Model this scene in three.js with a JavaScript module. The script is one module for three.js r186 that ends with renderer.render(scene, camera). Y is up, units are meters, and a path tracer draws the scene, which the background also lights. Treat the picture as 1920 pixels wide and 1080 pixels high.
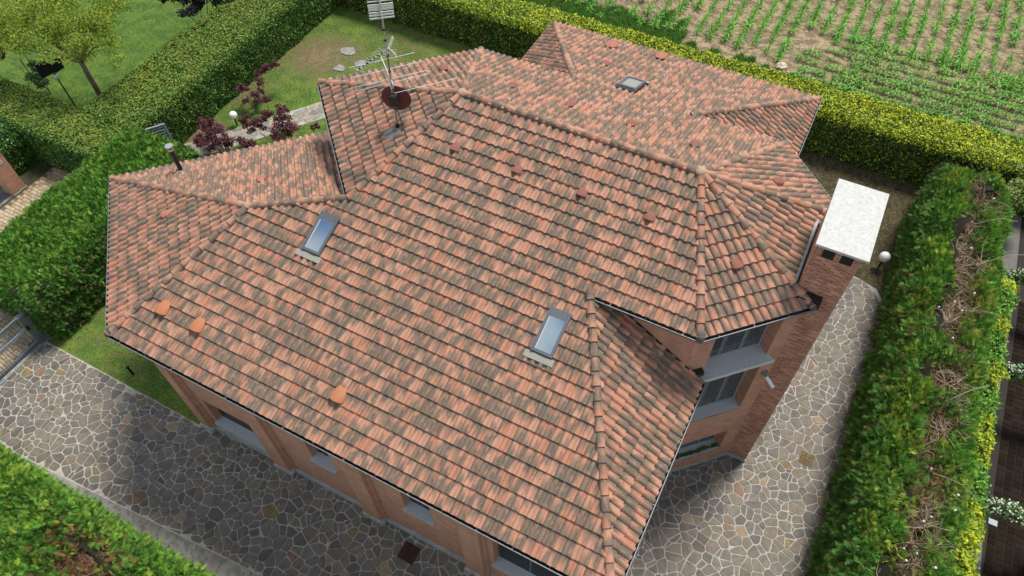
import * as THREE from 'three';
import { mergeGeometries } from 'three/addons/utils/BufferGeometryUtils.js';
import { createNoise2D, createNoise3D } from 'simplex-noise';

// ---------------------------------------------------------------- camera, sky, sun, exposure
// plan coordinates: X along the main ridge (to the right), Y away from the viewer, Z up; three: (X, Z, -Y)
const V = (X, Y, Z) => new THREE.Vector3(X, Z, -Y);
const scene = new THREE.Scene();
const FOCAL = 1370.2;
const camera = new THREE.PerspectiveCamera(2 * Math.atan(540 / FOCAL) * 180 / Math.PI, 16 / 9, 0.5, 400);
{
  const yaw = THREE.MathUtils.degToRad(-28.544), pit = THREE.MathUtils.degToRad(53.208), rol = THREE.MathUtils.degToRad(-1.248);
  const fx = Math.sin(yaw), fy = Math.cos(yaw);
  const F = V(fx * Math.cos(pit), fy * Math.cos(pit), -Math.sin(pit)), R = V(fy, -fx, 0), D = F.clone().cross(R);
  camera.position.copy(V(8.945, -13.817, 23.467));
  camera.up.copy(R.clone().multiplyScalar(Math.sin(rol)).add(D.clone().multiplyScalar(Math.cos(rol))).negate());
  camera.lookAt(camera.position.clone().add(F));
}
const renderer = new THREE.WebGLRenderer({ antialias: true });
renderer.setSize(1024, 576);
renderer.toneMapping = THREE.LinearToneMapping;
renderer.toneMappingExposure = 1.05;
renderer.shadowMap.enabled = true;

const SUN = new THREE.Vector3(0.115, 0.899, -0.423).normalize();
{ // hazy summer sky with broad clouds
  const SKY = 0.86, W = 1024, H = 512, d = new Float32Array(W * H * 4), cn = createNoise3D(mulberry(5)), f3 = (x, y, z) => { let s = 0, a = 0.5; for (let i = 0; i < 5; i++) { s += a * cn(x, y, z); x *= 2.1; y *= 2.1; z *= 2.1; a *= 0.5; } return s; };
  for (let r = 0; r < H; r++) for (let c = 0; c < W; c++) {
    const up = ((r + 0.5) / H - 0.5) * Math.PI, az = ((c + 0.5) / W - 0.5) * 2 * Math.PI, x = Math.cos(az) * Math.cos(up), y = Math.sin(up), z = Math.sin(az) * Math.cos(up), yy = Math.max(y, 0), k = Math.pow(1 - yy, 2.2);
    let col = [0.12 + 0.48 * k, 0.28 + 0.4 * k, 0.6 + 0.2 * k];
    const q = 1.5 / (yy + 0.35), n = f3(x * q, 0.7, z * q) + 0.1, m = Math.min(1, Math.max(0, (n + 0.12) / 0.32)), t = m * m * (3 - 2 * m), s = 0.95 + 0.25 * f3(x * q * 2 + 9, 2, z * q * 2);
    col = col.map((v, i) => v + ([1.0, 0.99, 0.97][i] * s - v) * t * 0.92);
    const g = Math.max(0, x * SUN.x + y * SUN.y + z * SUN.z), h = 0.35 * Math.pow(g, 8) + 0.9 * Math.pow(g, 60), o = (r * W + c) * 4; d[o] = (col[0] + h) * SKY; d[o + 1] = (col[1] + h * 0.95) * SKY; d[o + 2] = (col[2] * 0.96 + h * 0.86) * SKY; d[o + 3] = 1;
  }
  const t = new THREE.DataTexture(d, W, H, THREE.RGBAFormat, THREE.FloatType); t.mapping = THREE.EquirectangularReflectionMapping; t.magFilter = THREE.LinearFilter; t.needsUpdate = true; scene.background = t; scene.environment = t;
}
scene.backgroundIntensity = 1; scene.environmentIntensity = 1;
const sun = new THREE.DirectionalLight(new THREE.Color(1, 0.94, 0.84), 3.8);
sun.position.copy(SUN.clone().multiplyScalar(60)); sun.target.position.set(0, 0, 0);
sun.castShadow = true; sun.shadow.radius = 28; sun.shadow.mapSize.set(4096, 4096);
Object.assign(sun.shadow.camera, { left: -45, right: 45, top: 45, bottom: -45, near: 1, far: 160 });
scene.add(sun, sun.target);

// ---------------------------------------------------------------- helpers
function mulberry(a) { return () => { a = (a + 0x6d2b79f5) | 0; let t = Math.imul(a ^ (a >>> 15), 1 | a); t = (t + Math.imul(t ^ (t >>> 7), 61 | t)) ^ t; return ((t ^ (t >>> 14)) >>> 0) / 4294967296; }; }
const rnd = mulberry(7), rr = (a, b) => a + (b - a) * rnd();
const n2 = createNoise2D(mulberry(11)), n3 = createNoise3D(mulberry(23));
const fbm2 = (x, y, o = 4) => { let s = 0, a = 0.5, f = 1; for (let i = 0; i < o; i++) { s += a * n2(x * f, y * f); a *= 0.5; f *= 2.03; } return s; };
const clamp = (x, a = 0, b = 1) => Math.min(b, Math.max(a, x));
const sstep = (a, b, x) => { const t = clamp((x - a) / (b - a)); return t * t * (3 - 2 * t); };
const mix3 = (a, b, t) => [a[0] + (b[0] - a[0]) * t, a[1] + (b[1] - a[1]) * t, a[2] + (b[2] - a[2]) * t];
const s2 = Math.SQRT1_2;
const used = new Map();
function numbered(n) { const k = used.get(n) ?? 0; used.set(n, k + 1); return k ? `${n}_${String(k).padStart(3, '0')}` : n; }
function tag(o, label, category, group) { o.userData.label = label; if (category) o.userData.category = category; if (group) o.userData.group = group; return o; }
function thing(name, label, category, p = V(0, 0, 0), group) {
  const o = new THREE.Group(); o.name = numbered(name); o.position.copy(p); scene.add(o);
  return tag(o, label, category, group);
}
function part(name, geo, mat, parent, stuff) {
  const m = new THREE.Mesh(geo, mat); m.name = name; m.castShadow = m.receiveShadow = true; parent.add(m);
  if (stuff) m.userData.kind = 'stuff';
  return m;
}
function struct(name, geo, mat) { const m = part(numbered(name), geo, mat, scene); m.userData.kind = 'structure'; return m; }
function stuffMesh(name, geo, mat, label, category) { const m = part(numbered(name), geo, mat, scene, true); return tag(m, label, category); }
const enc = (x) => Math.round(255 * clamp(x <= 0.0031308 ? 12.92 * x : 1.055 * Math.pow(x, 1 / 2.4) - 0.055));
function colourMap(W, H, f, rx = 1, ry = 1) {
  const d = new Uint8Array(W * H * 4);
  for (let y = 0; y < H; y++) for (let x = 0; x < W; x++) { const c = f((x + 0.5) / W, (y + 0.5) / H, x, y), o = (y * W + x) * 4; d[o] = enc(c[0]); d[o + 1] = enc(c[1]); d[o + 2] = enc(c[2]); d[o + 3] = 255; }
  const t = new THREE.DataTexture(d, W, H); t.colorSpace = THREE.SRGBColorSpace; t.wrapS = t.wrapT = THREE.RepeatWrapping; t.magFilter = THREE.LinearFilter; t.minFilter = THREE.LinearMipmapLinearFilter; t.generateMipmaps = true; t.repeat.set(rx, ry); t.needsUpdate = true; return t;
}
function greyMap(W, H, f, rx = 1, ry = 1) {
  const d = new Uint8Array(W * H * 4);
  for (let y = 0; y < H; y++) for (let x = 0; x < W; x++) { const v = Math.round(255 * clamp(f((x + 0.5) / W, (y + 0.5) / H, x, y))), o = (y * W + x) * 4; d[o] = d[o + 1] = d[o + 2] = v; d[o + 3] = 255; }
  const t = new THREE.DataTexture(d, W, H); t.wrapS = t.wrapT = THREE.RepeatWrapping; t.magFilter = THREE.LinearFilter; t.repeat.set(rx, ry); t.needsUpdate = true; return t;
}
// tileable noise on a unit square
const tnoise = (u, v, f, seed = 0) => { const a = u * Math.PI * 2, b = v * Math.PI * 2, r = f / (2 * Math.PI); return n3(Math.cos(a) * r + seed, Math.sin(a) * r + Math.cos(b) * r * 1.0, Math.sin(b) * r + seed * 1.7); };
const tfbm = (u, v, f, seed = 0, o = 4) => { let s = 0, a = 0.5; for (let i = 0; i < o; i++) { s += a * tnoise(u, v, f, seed + i * 9.1); f *= 2; a *= 0.55; } return s; };
const std = (c, rough = 0.8, extra = {}) => new THREE.MeshStandardMaterial({ color: Array.isArray(c) ? new THREE.Color().setRGB(...c) : c, roughness: rough, ...extra });

// geometry with uv in metres, chosen per triangle from the dominant direction
function metric(g) {
  g = g.index ? g.toNonIndexed() : g;
  const p = g.attributes.position, uv = new Float32Array(p.count * 2), a = new THREE.Vector3(), b = new THREE.Vector3(), c = new THREE.Vector3();
  for (let i = 0; i < p.count; i += 3) {
    a.fromBufferAttribute(p, i); b.fromBufferAttribute(p, i + 1); c.fromBufferAttribute(p, i + 2);
    const n = b.clone().sub(a).cross(c.clone().sub(a)), ax = Math.abs(n.x), ay = Math.abs(n.y), az = Math.abs(n.z);
    [a, b, c].forEach((q, k) => {
      let u, v;
      if (ay > ax && ay > az) { u = q.x; v = -q.z; } else { const l = Math.hypot(n.x, n.z) || 1; u = (q.x * n.z - q.z * n.x) / l; v = q.y; }
      uv[(i + k) * 2] = u; uv[(i + k) * 2 + 1] = v;
    });
  }
  g.setAttribute('uv', new THREE.BufferAttribute(uv, 2));
  return g;
}
function box(x0, x1, y0, y1, z0, z1) { const g = new THREE.BoxGeometry(x1 - x0, z1 - z0, y1 - y0); g.translate((x0 + x1) / 2, (z0 + z1) / 2, -(y0 + y1) / 2); return metric(g); }
function prism(poly, z0, z1, bevel = 0) { // poly of [X, Y]
  const sh = new THREE.Shape(poly.map(([x, y]) => new THREE.Vector2(x, y)));
  const g = new THREE.ExtrudeGeometry(sh, { depth: z1 - z0 - bevel, bevelEnabled: bevel > 0, bevelThickness: bevel, bevelSize: bevel, bevelOffset: -bevel, bevelSegments: 1, steps: 1 });
  g.rotateX(-Math.PI / 2); g.translate(0, z0, 0);
  return metric(g);
}
function tube(pts, r, seg = 6, n = 0) { return new THREE.TubeGeometry(pts.length === 2 ? new THREE.LineCurve3(...pts) : new THREE.CatmullRomCurve3(pts), n || Math.max(1, (pts.length - 1) * 4), r, seg, false); }
function rod(a, b, r0, r1 = r0, seg = 7) {
  const d = b.clone().sub(a), g = new THREE.CylinderGeometry(r1, r0, d.length(), seg); g.translate(0, d.length() / 2, 0);
  g.applyQuaternion(new THREE.Quaternion().setFromUnitVectors(new THREE.Vector3(0, 1, 0), d.normalize())); g.translate(a.x, a.y, a.z); return g;
}
function bar(a, b, w, h) { // rectangular bar between two points
  const d = b.clone().sub(a), L = d.length(); d.normalize();
  const g = new THREE.BoxGeometry(w, h, L), up = Math.abs(d.y) > 0.95 ? new THREE.Vector3(1, 0, 0) : new THREE.Vector3(0, 1, 0);
  const x = up.clone().cross(d).normalize(), y = d.clone().cross(x);
  g.applyMatrix4(new THREE.Matrix4().makeBasis(x, y, d)); const m = a.clone().add(b).multiplyScalar(0.5); g.translate(m.x, m.y, m.z); return g;
}
const merge = (list) => mergeGeometries(list.map((g) => { g = g.index ? g.toNonIndexed() : g; for (const k of Object.keys(g.attributes)) if (!['position', 'normal', 'uv'].includes(k)) g.deleteAttribute(k); return g; }));
function rawGeo(P, N, U, idx) { const g = new THREE.BufferGeometry(); g.setAttribute('position', new THREE.Float32BufferAttribute(P, 3)); if (N) g.setAttribute('normal', new THREE.Float32BufferAttribute(N, 3)); if (U) g.setAttribute('uv', new THREE.Float32BufferAttribute(U, 2)); if (idx) g.setIndex(idx); if (!N) g.computeVertexNormals(); return g; }
// clip a convex polygon of [x, y] to the side of line a-b where inside(p) >= 0
const side = (a, b, p) => (b[0] - a[0]) * (p[1] - a[1]) - (b[1] - a[1]) * (p[0] - a[0]);
function clipPoly(poly, f) {
  const out = [];
  for (let i = 0; i < poly.length; i++) {
    const p = poly[i], q = poly[(i + 1) % poly.length], a = f(p), b = f(q);
    if (a >= 0) out.push(p);
    if (a >= 0 !== b >= 0) { const t = a / (a - b); out.push([p[0] + (q[0] - p[0]) * t, p[1] + (q[1] - p[1]) * t]); }
  }
  return out;
}

// ---------------------------------------------------------------- house dimensions
const D2 = 3.68, D1 = 9.295, D3 = 8.952, L = 6.859, T = 0.38805, HE = 9.1, HR = HE + T * D2, HF = HE - T * (D1 - D2), HB = HE - T * (D3 - D2);
const J1 = V(0, 0, HR), J2 = V(L, 0, HR), L12 = V(-5.204, 0, HE), L1m = V(-1.524, -3.68, HE), L2b = V(-1.524, 3.68, HE);
const Fm = V(8.383, -3.68, HE), Fab = V(10.448, -1.615, HE), Fbc = V(10.448, 1.591, HE), Fcb = V(8.383, 3.68, HE);
const C0 = V(-6.012, -9.295, HF), C1 = V(-10.411, -4.897, HF), W = V(-4.19, -4.897, HF + T * (D1 - 4.897));
const G0 = V(8.754, -9.295, HF), Gt = V(5.579, -3.68, HE), K0 = V(-1.326, 8.952, HB), Kt = V(1.795, 3.68, HE), M0 = V(8.729, 8.952, HB), Mt = V(5.575, 3.68, HE);
const XY = (v) => [v.x, -v.z];

// ---------------------------------------------------------------- ground materials
function lawnMap(seed, x0, y0, w, h, dry) {
  return colourMap(1024, 1024, (u, v) => {
    const x = x0 + u * w, y = y0 + v * h, f = fbm2(x * 0.9 + seed, y * 0.9, 4), g = n2(x * 9 + seed, y * 9), k = n2(x * 31, y * 31 + seed);
    let c = mix3([0.075, 0.155, 0.02], [0.15, 0.225, 0.032], sstep(-0.5, 0.5, f + 0.35 * g));
    const d = dry(x, y) + 0.5 * fbm2(x * 1.7 + 4, y * 1.7, 4) + 0.15 * g;
    c = mix3(c, [0.17, 0.145, 0.06], sstep(0.15, 0.6, d)); c = mix3(c, [0.24, 0.17, 0.10], sstep(0.6, 1.0, d));
    const m = 0.82 + 0.22 * k + 0.14 * g; return [c[0] * m, c[1] * m, c[2] * m];
  });
}
function sheet(name, x0, x1, y0, y1, z, mat, seg = 1) {
  const g = new THREE.PlaneGeometry(x1 - x0, y1 - y0, seg, seg); g.rotateX(-Math.PI / 2); g.translate((x0 + x1) / 2, z, -(y0 + y1) / 2); return struct(name, g, mat);
}
const blob = (x, y, cx, cy, r) => clamp(1.25 - Math.hypot(x - cx, y - cy) / r, 0, 1.2);
{
  const t = colourMap(1024, 1024, (u, v) => { const f = tfbm(u, v, 6, 3, 5), k = tnoise(u, v, 90, 5); const c = mix3([0.05, 0.04, 0.025], [0.06, 0.085, 0.022], sstep(-0.15, 0.25, f)); const m = 0.85 + 0.3 * k; return [c[0] * m, c[1] * m, c[2] * m]; }, 60, 60);
  const m = std(0xffffff, 0.95, { map: t });
  const g = new THREE.PlaneGeometry(600, 600); g.rotateX(-Math.PI / 2); g.translate(0, -0.02, 0); struct('ground', g, m);
}
const lawnA = std(0xffffff, 0.95, { map: lawnMap(1, -18, -10, 26, 26, (x, y) => 0.8 * blob(x, y, -15.6, 10.6, 2.3) + 0.6 * blob(x, y, -17.2, 6.6, 1.6) + 0.35 * blob(x, y, -12, 13.5, 3) + 0.25 * blob(x, y, -11.5, -7.5, 3) + blob(x, y, -17, 3, 1.4)) });
sheet('lawn', -18, 8, -10, 16, 0.0, lawnA);
const lawnB = std([0.85, 0.9, 0.8], 0.95, { map: lawnMap(9, -52, -3, 34, 34, (x, y) => 0.9 * blob(x, y, -22.4, 4.9, 1.0) - 0.35) });
sheet('neighbour_lawn', -52, -18.002, -1.2, 31, 0.001, lawnB);
{ // bare, litter-strewn earth behind the chimney
  const t = colourMap(512, 512, (u, v) => { const f = tfbm(u, v, 8, 2, 5), k = tnoise(u, v, 70, 1), r = tnoise(u, v, 40, 8); let c = mix3([0.035, 0.028, 0.016], [0.10, 0.075, 0.042], sstep(-0.2, 0.3, f + 0.3 * k)); c = mix3(c, [0.05, 0.075, 0.02], sstep(0.25, 0.5, r) * 0.8); return c; }, 3, 4);
  sheet('bare_soil', 8.002, 14.6, -1, 15.6, 0.001, std(0xffffff, 1, { map: t }));
}
{ // maize field soil
  const t = colourMap(1024, 1024, (u, v) => { const f = tfbm(u, v, 10, 12, 5), k = tnoise(u, v, 100, 3), q = tnoise(u, v, 46, 4); let c = mix3([0.22, 0.165, 0.1], [0.4, 0.305, 0.19], sstep(-0.3, 0.35, f + 0.25 * q)); const m = 0.85 + 0.2 * k + 0.15 * q; return [c[0] * m, c[1] * m, c[2] * m]; }, 9, 9);
  const b = greyMap(512, 512, (u, v) => 0.5 + 0.5 * tfbm(u, v, 30, 7, 4), 18, 18);
  sheet('field_soil', -40, 50, 17.6, 80, 0.003, std(0xffffff, 1, { map: t, bumpMap: b, bumpScale: 0.05 }));
}

// ---------------------------------------------------------------- crazy paving
const groutMat = (() => { const t = colourMap(512, 512, (u, v) => { const f = tfbm(u, v, 9, 6, 4), k = tnoise(u, v, 80, 2); const ms = sstep(0.15, 0.5, tfbm(u, v, 5, 8, 4)), m = 0.4 + 0.1 * f + 0.05 * k; return mix3([m, m * 0.965, m * 0.88], [0.17, 0.16, 0.11], 0.55 * ms); }, 0.4, 0.4); return std(0xffffff, 0.9, { map: t }); })();
const stoneMaps = [0, 1, 2].map((s) => colourMap(256, 256, (u, v) => { const f = tfbm(u, v, 4, 20 + s * 5, 5), k = tnoise(u, v, 50, 30 + s), c = tnoise(u, v, 3, 40 + s); const m = 0.92 + 0.35 * f + 0.16 * k; return [m, m * (1 - 0.04 * c), m * (0.98 - 0.08 * c)].map((x) => x * 0.8); }, 0.9, 0.9));
const stoneCols = [[0.21, 0.185, 0.165], [0.235, 0.215, 0.19], [0.175, 0.16, 0.15], [0.24, 0.205, 0.175], [0.19, 0.18, 0.172], [0.225, 0.2, 0.165], [0.15, 0.137, 0.13]];
const oddCols = [[0.27, 0.17, 0.12], [0.26, 0.2, 0.095], [0.36, 0.28, 0.2]];
const stoneMats = [...stoneCols, ...oddCols].map((c, i) => std(c, 0.7, { map: stoneMaps[i % 3], color: new THREE.Color().setRGB(c[0] * 1.03, c[1] * 0.985, c[2] * 0.91) }));
function stoneGeo(poly, z, h, chamfer) {
  const n = poly.length, cx = poly.reduce((s, p) => s + p[0], 0) / n, cy = poly.reduce((s, p) => s + p[1], 0) / n, P = [], I = [];
  const tilt = [rr(-0.006, 0.006), rr(-0.006, 0.006)];
  poly.forEach(([x, y]) => P.push(x, z, -y));
  poly.forEach(([x, y]) => { const dx = cx - x, dy = cy - y, l = Math.hypot(dx, dy) || 1; P.push(x + dx / l * chamfer, z + h + (x - cx) * tilt[0] + (y - cy) * tilt[1], -(y + dy / l * chamfer)); });
  P.push(cx, z + h, -cy);
  for (let i = 0; i < n; i++) { const j = (i + 1) % n; I.push(i, j, n + i, j, n + j, n + i, n + i, n + j, 2 * n); }
  return metric(rawGeo(P, null, null, I).toNonIndexed()).deleteAttribute('normal');
}
function inset(poly, d) { // convex, counter-clockwise
  let out = poly;
  for (let i = 0; i < poly.length; i++) { const a = poly[i], b = poly[(i + 1) % poly.length], l = Math.hypot(b[0] - a[0], b[1] - a[1]); if (l < 1e-5) continue; out = clipPoly(out, (p) => side(a, b, p) / l - d); if (out.length < 3) return null; }
  return out;
}
function area(p) { let s = 0; for (let i = 0; i < p.length; i++) { const q = p[(i + 1) % p.length]; s += p[i][0] * q[1] - q[0] * p[i][1]; } return s / 2; }
function cutCorners(poly, k) { const o = []; for (let i = 0; i < poly.length; i++) { const a = poly[(i + poly.length - 1) % poly.length], b = poly[i], c = poly[(i + 1) % poly.length]; const la = Math.hypot(a[0] - b[0], a[1] - b[1]), lc = Math.hypot(c[0] - b[0], c[1] - b[1]), d = Math.min(k, la * 0.35, lc * 0.35); o.push([b[0] + (a[0] - b[0]) / la * d, b[1] + (a[1] - b[1]) / la * d], [b[0] + (c[0] - b[0]) / lc * d, b[1] + (c[1] - b[1]) / lc * d]); } return o; }
function crazyPaving(base, region, keep, spacing, z, gap, most, seed, partName, mats_ = stoneMats) {
  const r = mulberry(seed), seeds = [], cells = new Map(), [bx0, bx1, by0, by1] = region, key = (i, j) => i * 4096 + j;
  const ni = Math.ceil((bx1 - bx0) / spacing), nj = Math.ceil((by1 - by0) / spacing);
  for (let i = -1; i <= ni; i++) for (let j = -1; j <= nj; j++) { const l = []; const m = r() < 0.1 ? 0 : r() < 0.14 ? 2 : 1; for (let q = 0; q < m; q++) { const p = [bx0 + (i + 0.04 + 0.92 * r()) * spacing, by0 + (j + 0.04 + 0.92 * r()) * spacing]; l.push(p); seeds.push([p, i, j]); } cells.set(key(i + 1, j + 1), l); }
  const stones = [];
  for (const [p, i, j] of seeds) {
    const clips = keep(p[0], p[1]); if (!clips) continue;
    let poly = [[p[0] - 1.2, p[1] - 1.2], [p[0] + 1.2, p[1] - 1.2], [p[0] + 1.2, p[1] + 1.2], [p[0] - 1.2, p[1] + 1.2]];
    for (let a = -3; a <= 3; a++) for (let b = -3; b <= 3; b++) for (const q of cells.get(key(i + 1 + a, j + 1 + b)) ?? []) { if (q === p) continue; const wq = (q.w ??= r() * 0.035), wp = (p.w ??= r() * 0.035), dx = p[0] - q[0], dy = p[1] - q[1], dl = Math.hypot(dx, dy) || 1, of = (wp - wq) / (2 * dl), mx = (p[0] + q[0]) / 2 - dx / dl * of, my = (p[1] + q[1]) / 2 - dy / dl * of; poly = clipPoly(poly, (t) => (t[0] - mx) * dx + (t[1] - my) * dy); }
    for (const c of clips) poly = clipPoly(poly, c);
    if (poly.length < 3) continue;
    poly = inset(poly, gap * (0.6 + 0.8 * r())); if (!poly || poly.length < 3 || area(poly) < 0.008) continue;
    poly = poly.filter((t, k) => { const q = poly[(k + 1) % poly.length]; return Math.hypot(t[0] - q[0], t[1] - q[1]) > 0.03; }); if (poly.length < 3) continue;
    poly = cutCorners(poly, 0.03 * (0.4 + r()));
    const o = r(), mi = o < 0.032 ? stoneCols.length + Math.floor(r() * oddCols.length) : Math.floor(r() * stoneCols.length);
    stones.push({ poly, mi, d: area(poly) / V(p[0], p[1], 0).distanceToSquared(camera.position) });
  }
  stones.sort((a, b) => b.d - a.d);
  const rest = new Map();
  stones.forEach((s, k) => { const g = stoneGeo(s.poly, z, 0.014 + 0.006 * r(), 0.008); g.computeVertexNormals(); if (k < most) part(partName, g, mats_[s.mi], base); else { if (!rest.has(s.mi)) rest.set(s.mi, []); rest.get(s.mi).push(g); } });
  if (rest.size) { const mats = [], geos = []; for (const [mi, l] of rest) { mats.push(mats_[mi]); geos.push(mergeGeometries(l)); } part(partName + 's', mergeGeometries(geos, true), mats, base, true); }
}
{
  const outline = [[-14.35, -12.74], [13.95, -10.9], [13.95, 7.4], [13.5, 8.1], [12.7, 8.35], [8.6, 8.35], [8.0, -1], [-6.2, -8.2], [-6.2, -8.78], [-14.35, -8.78]];
  const base = struct('pavement', prism(outline, -0.1, 0.012), groutMat);
  const lim = [(p) => 13.93 - p[0], (p) => p[1] + 11.77 - 0.065 * p[0], (p) => p[0] + 14.3];
  crazyPaving(base, [-14.6, 14.3, -13.0, 8.6], (x, y) => {
    if (x > 14 || y < -11.8 + 0.065 * x || x < -14.35) return null;
    if (y < -8.45) { if (x < -5.9 && y > -8.8) return null; return x < -5.9 ? [...lim, (p) => -8.8 - p[1]] : lim; }
    if (x > 8.2 && y < -1.2) return lim;
    if (x > 10.9 && y < 8.3) return [...lim, (p) => 8.3 - p[1], (p) => 21.3 - p[0] - p[1] + 0.0];
    return null;
  }, 0.305, 0.010, 0.0145, 300, 5, 'paving_stone');
}
{ // garden path on the diagonal behind the left wing
  const a = [-17.3, 0.9], b = [-11.0, 9.6], d = [b[0] - a[0], b[1] - a[1]], l = Math.hypot(...d), u = [d[0] / l, d[1] / l], nn = [-u[1], u[0]], w = 0.62;
  const pt = (t, s) => [a[0] + u[0] * t + nn[0] * s, a[1] + u[1] * t + nn[1] * s];
  const base = struct('garden_path', prism([pt(-0.5, -w), pt(l, -w), pt(l, w), pt(-0.5, w)], -0.1, 0.012), groutMat);
  const sd = (p) => (p[0] - a[0]) * nn[0] + (p[1] - a[1]) * nn[1], al = (p) => (p[0] - a[0]) * u[0] + (p[1] - a[1]) * u[1];
  crazyPaving(base, [-18.5, -10, 0, 10.5], (x, y) => { const s = sd([x, y]), t = al([x, y]); return Math.abs(s) < w && t > -0.4 && t < l ? [(p) => w - 0.02 - sd(p), (p) => sd(p) + w - 0.02] : null; }, 0.4, 0.010, 0.021, 300, 17, 'paving_stone', stoneMats.map((m) => { const k = m.clone(); k.color.multiplyScalar(1.7); return k; }));
}
// ---------------------------------------------------------------- concrete kerb, drive of setts, road, gravel, brick path
const concrete = std(0xffffff, 0.9, { map: colourMap(512, 512, (u, v) => { const f = tfbm(u, v, 5, 60, 5), k = tnoise(u, v, 90, 61), st = tnoise(u, v, 12, 62); let m = 0.25 + 0.12 * f + 0.05 * k; let c = [m, m * 0.97, m * 0.86]; c = mix3(c, [0.09, 0.095, 0.06], sstep(0.2, 0.55, st) * 0.5); return c; }, 0.4, 0.4) });
struct('kerb', prism([[-13.9, -13.8], [13.94, -13.8], [13.94, -10.905], [-13.9, -12.715]], -0.1, 0.14, 0.015), concrete);
struct('kerb', prism([[13.96, -14], [14.16, -14], [14.16, 7.6], [13.96, 7.6]], -0.1, 0.07, 0.012), concrete);
{
  const setts = [[0.42, 0.32, 0.2], [0.47, 0.37, 0.25], [0.38, 0.28, 0.17], [0.44, 0.36, 0.27], [0.35, 0.27, 0.18]].map((c, i) => std(0xffffff, 0.85, { map: stoneMaps[i % 3], color: new THREE.Color().setRGB(c[0] * 1.25, c[1] * 1.25, c[2] * 1.25) }));
  const base = struct('driveway', prism([[-21.6, -20], [-14.37, -20], [-14.37, -8.4], [-17.3, -8.2], [-17.3, 0.4], [-21.6, 0.4]], -0.1, 0.006), std([0.13, 0.105, 0.075], 0.95));
  const r = mulberry(31), list = [];
  for (let j = 0; j < 130; j++) { let x = -21.55 + (j % 2) * 0.12 - 0.12; const y = -19 + j * 0.165; while (x < -14.4) { const w = 0.2 + 0.16 * r(); const cx = x + w / 2, cy = y + 0.08; if (!(cx > -17.35 && cy > -8.35) && cx - w / 2 > -21.6 && cx + w / 2 < -14.38 && cy < 0.3) list.push({ p: [[x + 0.008, y + 0.008], [x + w - 0.008, y + 0.008], [x + w - 0.008, y + 0.157], [x + 0.008, y + 0.157]], cx, cy, m: Math.floor(r() * 5), h: 0.014 + 0.008 * r() }); x += w; } }
  list.forEach((s) => { const q = V(s.cx, s.cy, 0).project(camera); s.d = Math.abs(q.x) < 1.02 && Math.abs(q.y) < 1.02 ? V(s.cx, s.cy, 0).distanceTo(camera.position) : 1e3; });
  camera.updateMatrixWorld(); list.forEach((s) => { const q = V(s.cx, s.cy, 0).project(camera); s.d = Math.abs(q.x) < 1.02 && Math.abs(q.y) < 1.02 ? V(s.cx, s.cy, 0).distanceTo(camera.position) : 1e3; });
  list.sort((a, b) => a.d - b.d);
  const rest = [[], [], [], [], []];
  list.forEach((s, k) => { const g = stoneGeo(s.p, 0.006, s.h, 0.008); g.computeVertexNormals(); if (k < 300) part('paving_sett', g, setts[s.m], base); else rest[s.m].push(g); });
  part('paving_setts', mergeGeometries(rest.map((l) => mergeGeometries(l)), true), setts, base, true);
}
const asphalt = std(0xffffff, 0.95, { map: colourMap(256, 256, (u, v) => { const m = 0.11 + 0.03 * tfbm(u, v, 6, 70, 4) + 0.03 * tnoise(u, v, 60, 71); return [m, m, m * 0.98]; }, 0.5, 0.5) });
struct('road', prism([[-60, -40], [-21.75, -40], [-21.75, -3.6], [-60, -3.6]], -0.1, 0.004), asphalt);
struct('kerb', prism([[-21.75, -40], [-21.62, -40], [-21.62, -3.7], [-21.75, -3.7]], -0.1, 0.1), concrete);
{
  const grv = std(0xffffff, 0.95, { map: colourMap(512, 512, (u, v) => { const k = tnoise(u, v, 60, 80), q = tnoise(u, v, 120, 81); const m = clamp(0.24 + 0.18 * k + 0.14 * q, 0.05, 0.6); return [m, m * 0.95, m * 0.88]; }, 0.8, 0.8), bumpMap: greyMap(256, 256, (u, v) => 0.5 + 0.5 * tnoise(u, v, 50, 82), 1.6, 1.6), bumpScale: 0.02 });
  struct('gravel', prism([[14.2, -16], [18.35, -16], [18.5, -2], [18.25, 3], [18.35, 9], [18.2, 16], [14.2, 16]], -0.1, 0.004), grv);
  const base = struct('path', prism([[18.35, -16], [24, -16], [24, 18], [18.2, 18], [18.35, 9], [18.25, 3], [18.5, -2]], -0.1, 0.002), std([0.03, 0.026, 0.022], 0.95));
  const cols = [[0.02, 0.013, 0.009], [0.026, 0.017, 0.012], [0.015, 0.01, 0.007]].map((c) => new THREE.MeshPhysicalMaterial({ color: new THREE.Color().setRGB(...c), roughness: 0.95, specularIntensity: 0.25 })), all = [[], [], []], r = mulberry(91);
  let n = 0;
  for (let j = 0; j < 62; j++) for (let i = 0; i < 7; i++) { const x = 18.55 + i * 0.26, y = -3 + j * 0.21; const g = stoneGeo([[x, y + 0.01], [x + 0.245, y + 0.01], [x + 0.245, y + 0.2], [x, y + 0.2]], 0.003, 0.016 + 0.006 * r(), 0.008); g.computeVertexNormals(); const m = Math.floor(r() * 3); if (n++ < 300) part('path_brick', g, cols[m], base); else all[m].push(g); }
  part('path_bricks', mergeGeometries(all.map((l) => mergeGeometries(l)), true), cols, base, true);
}

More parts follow.
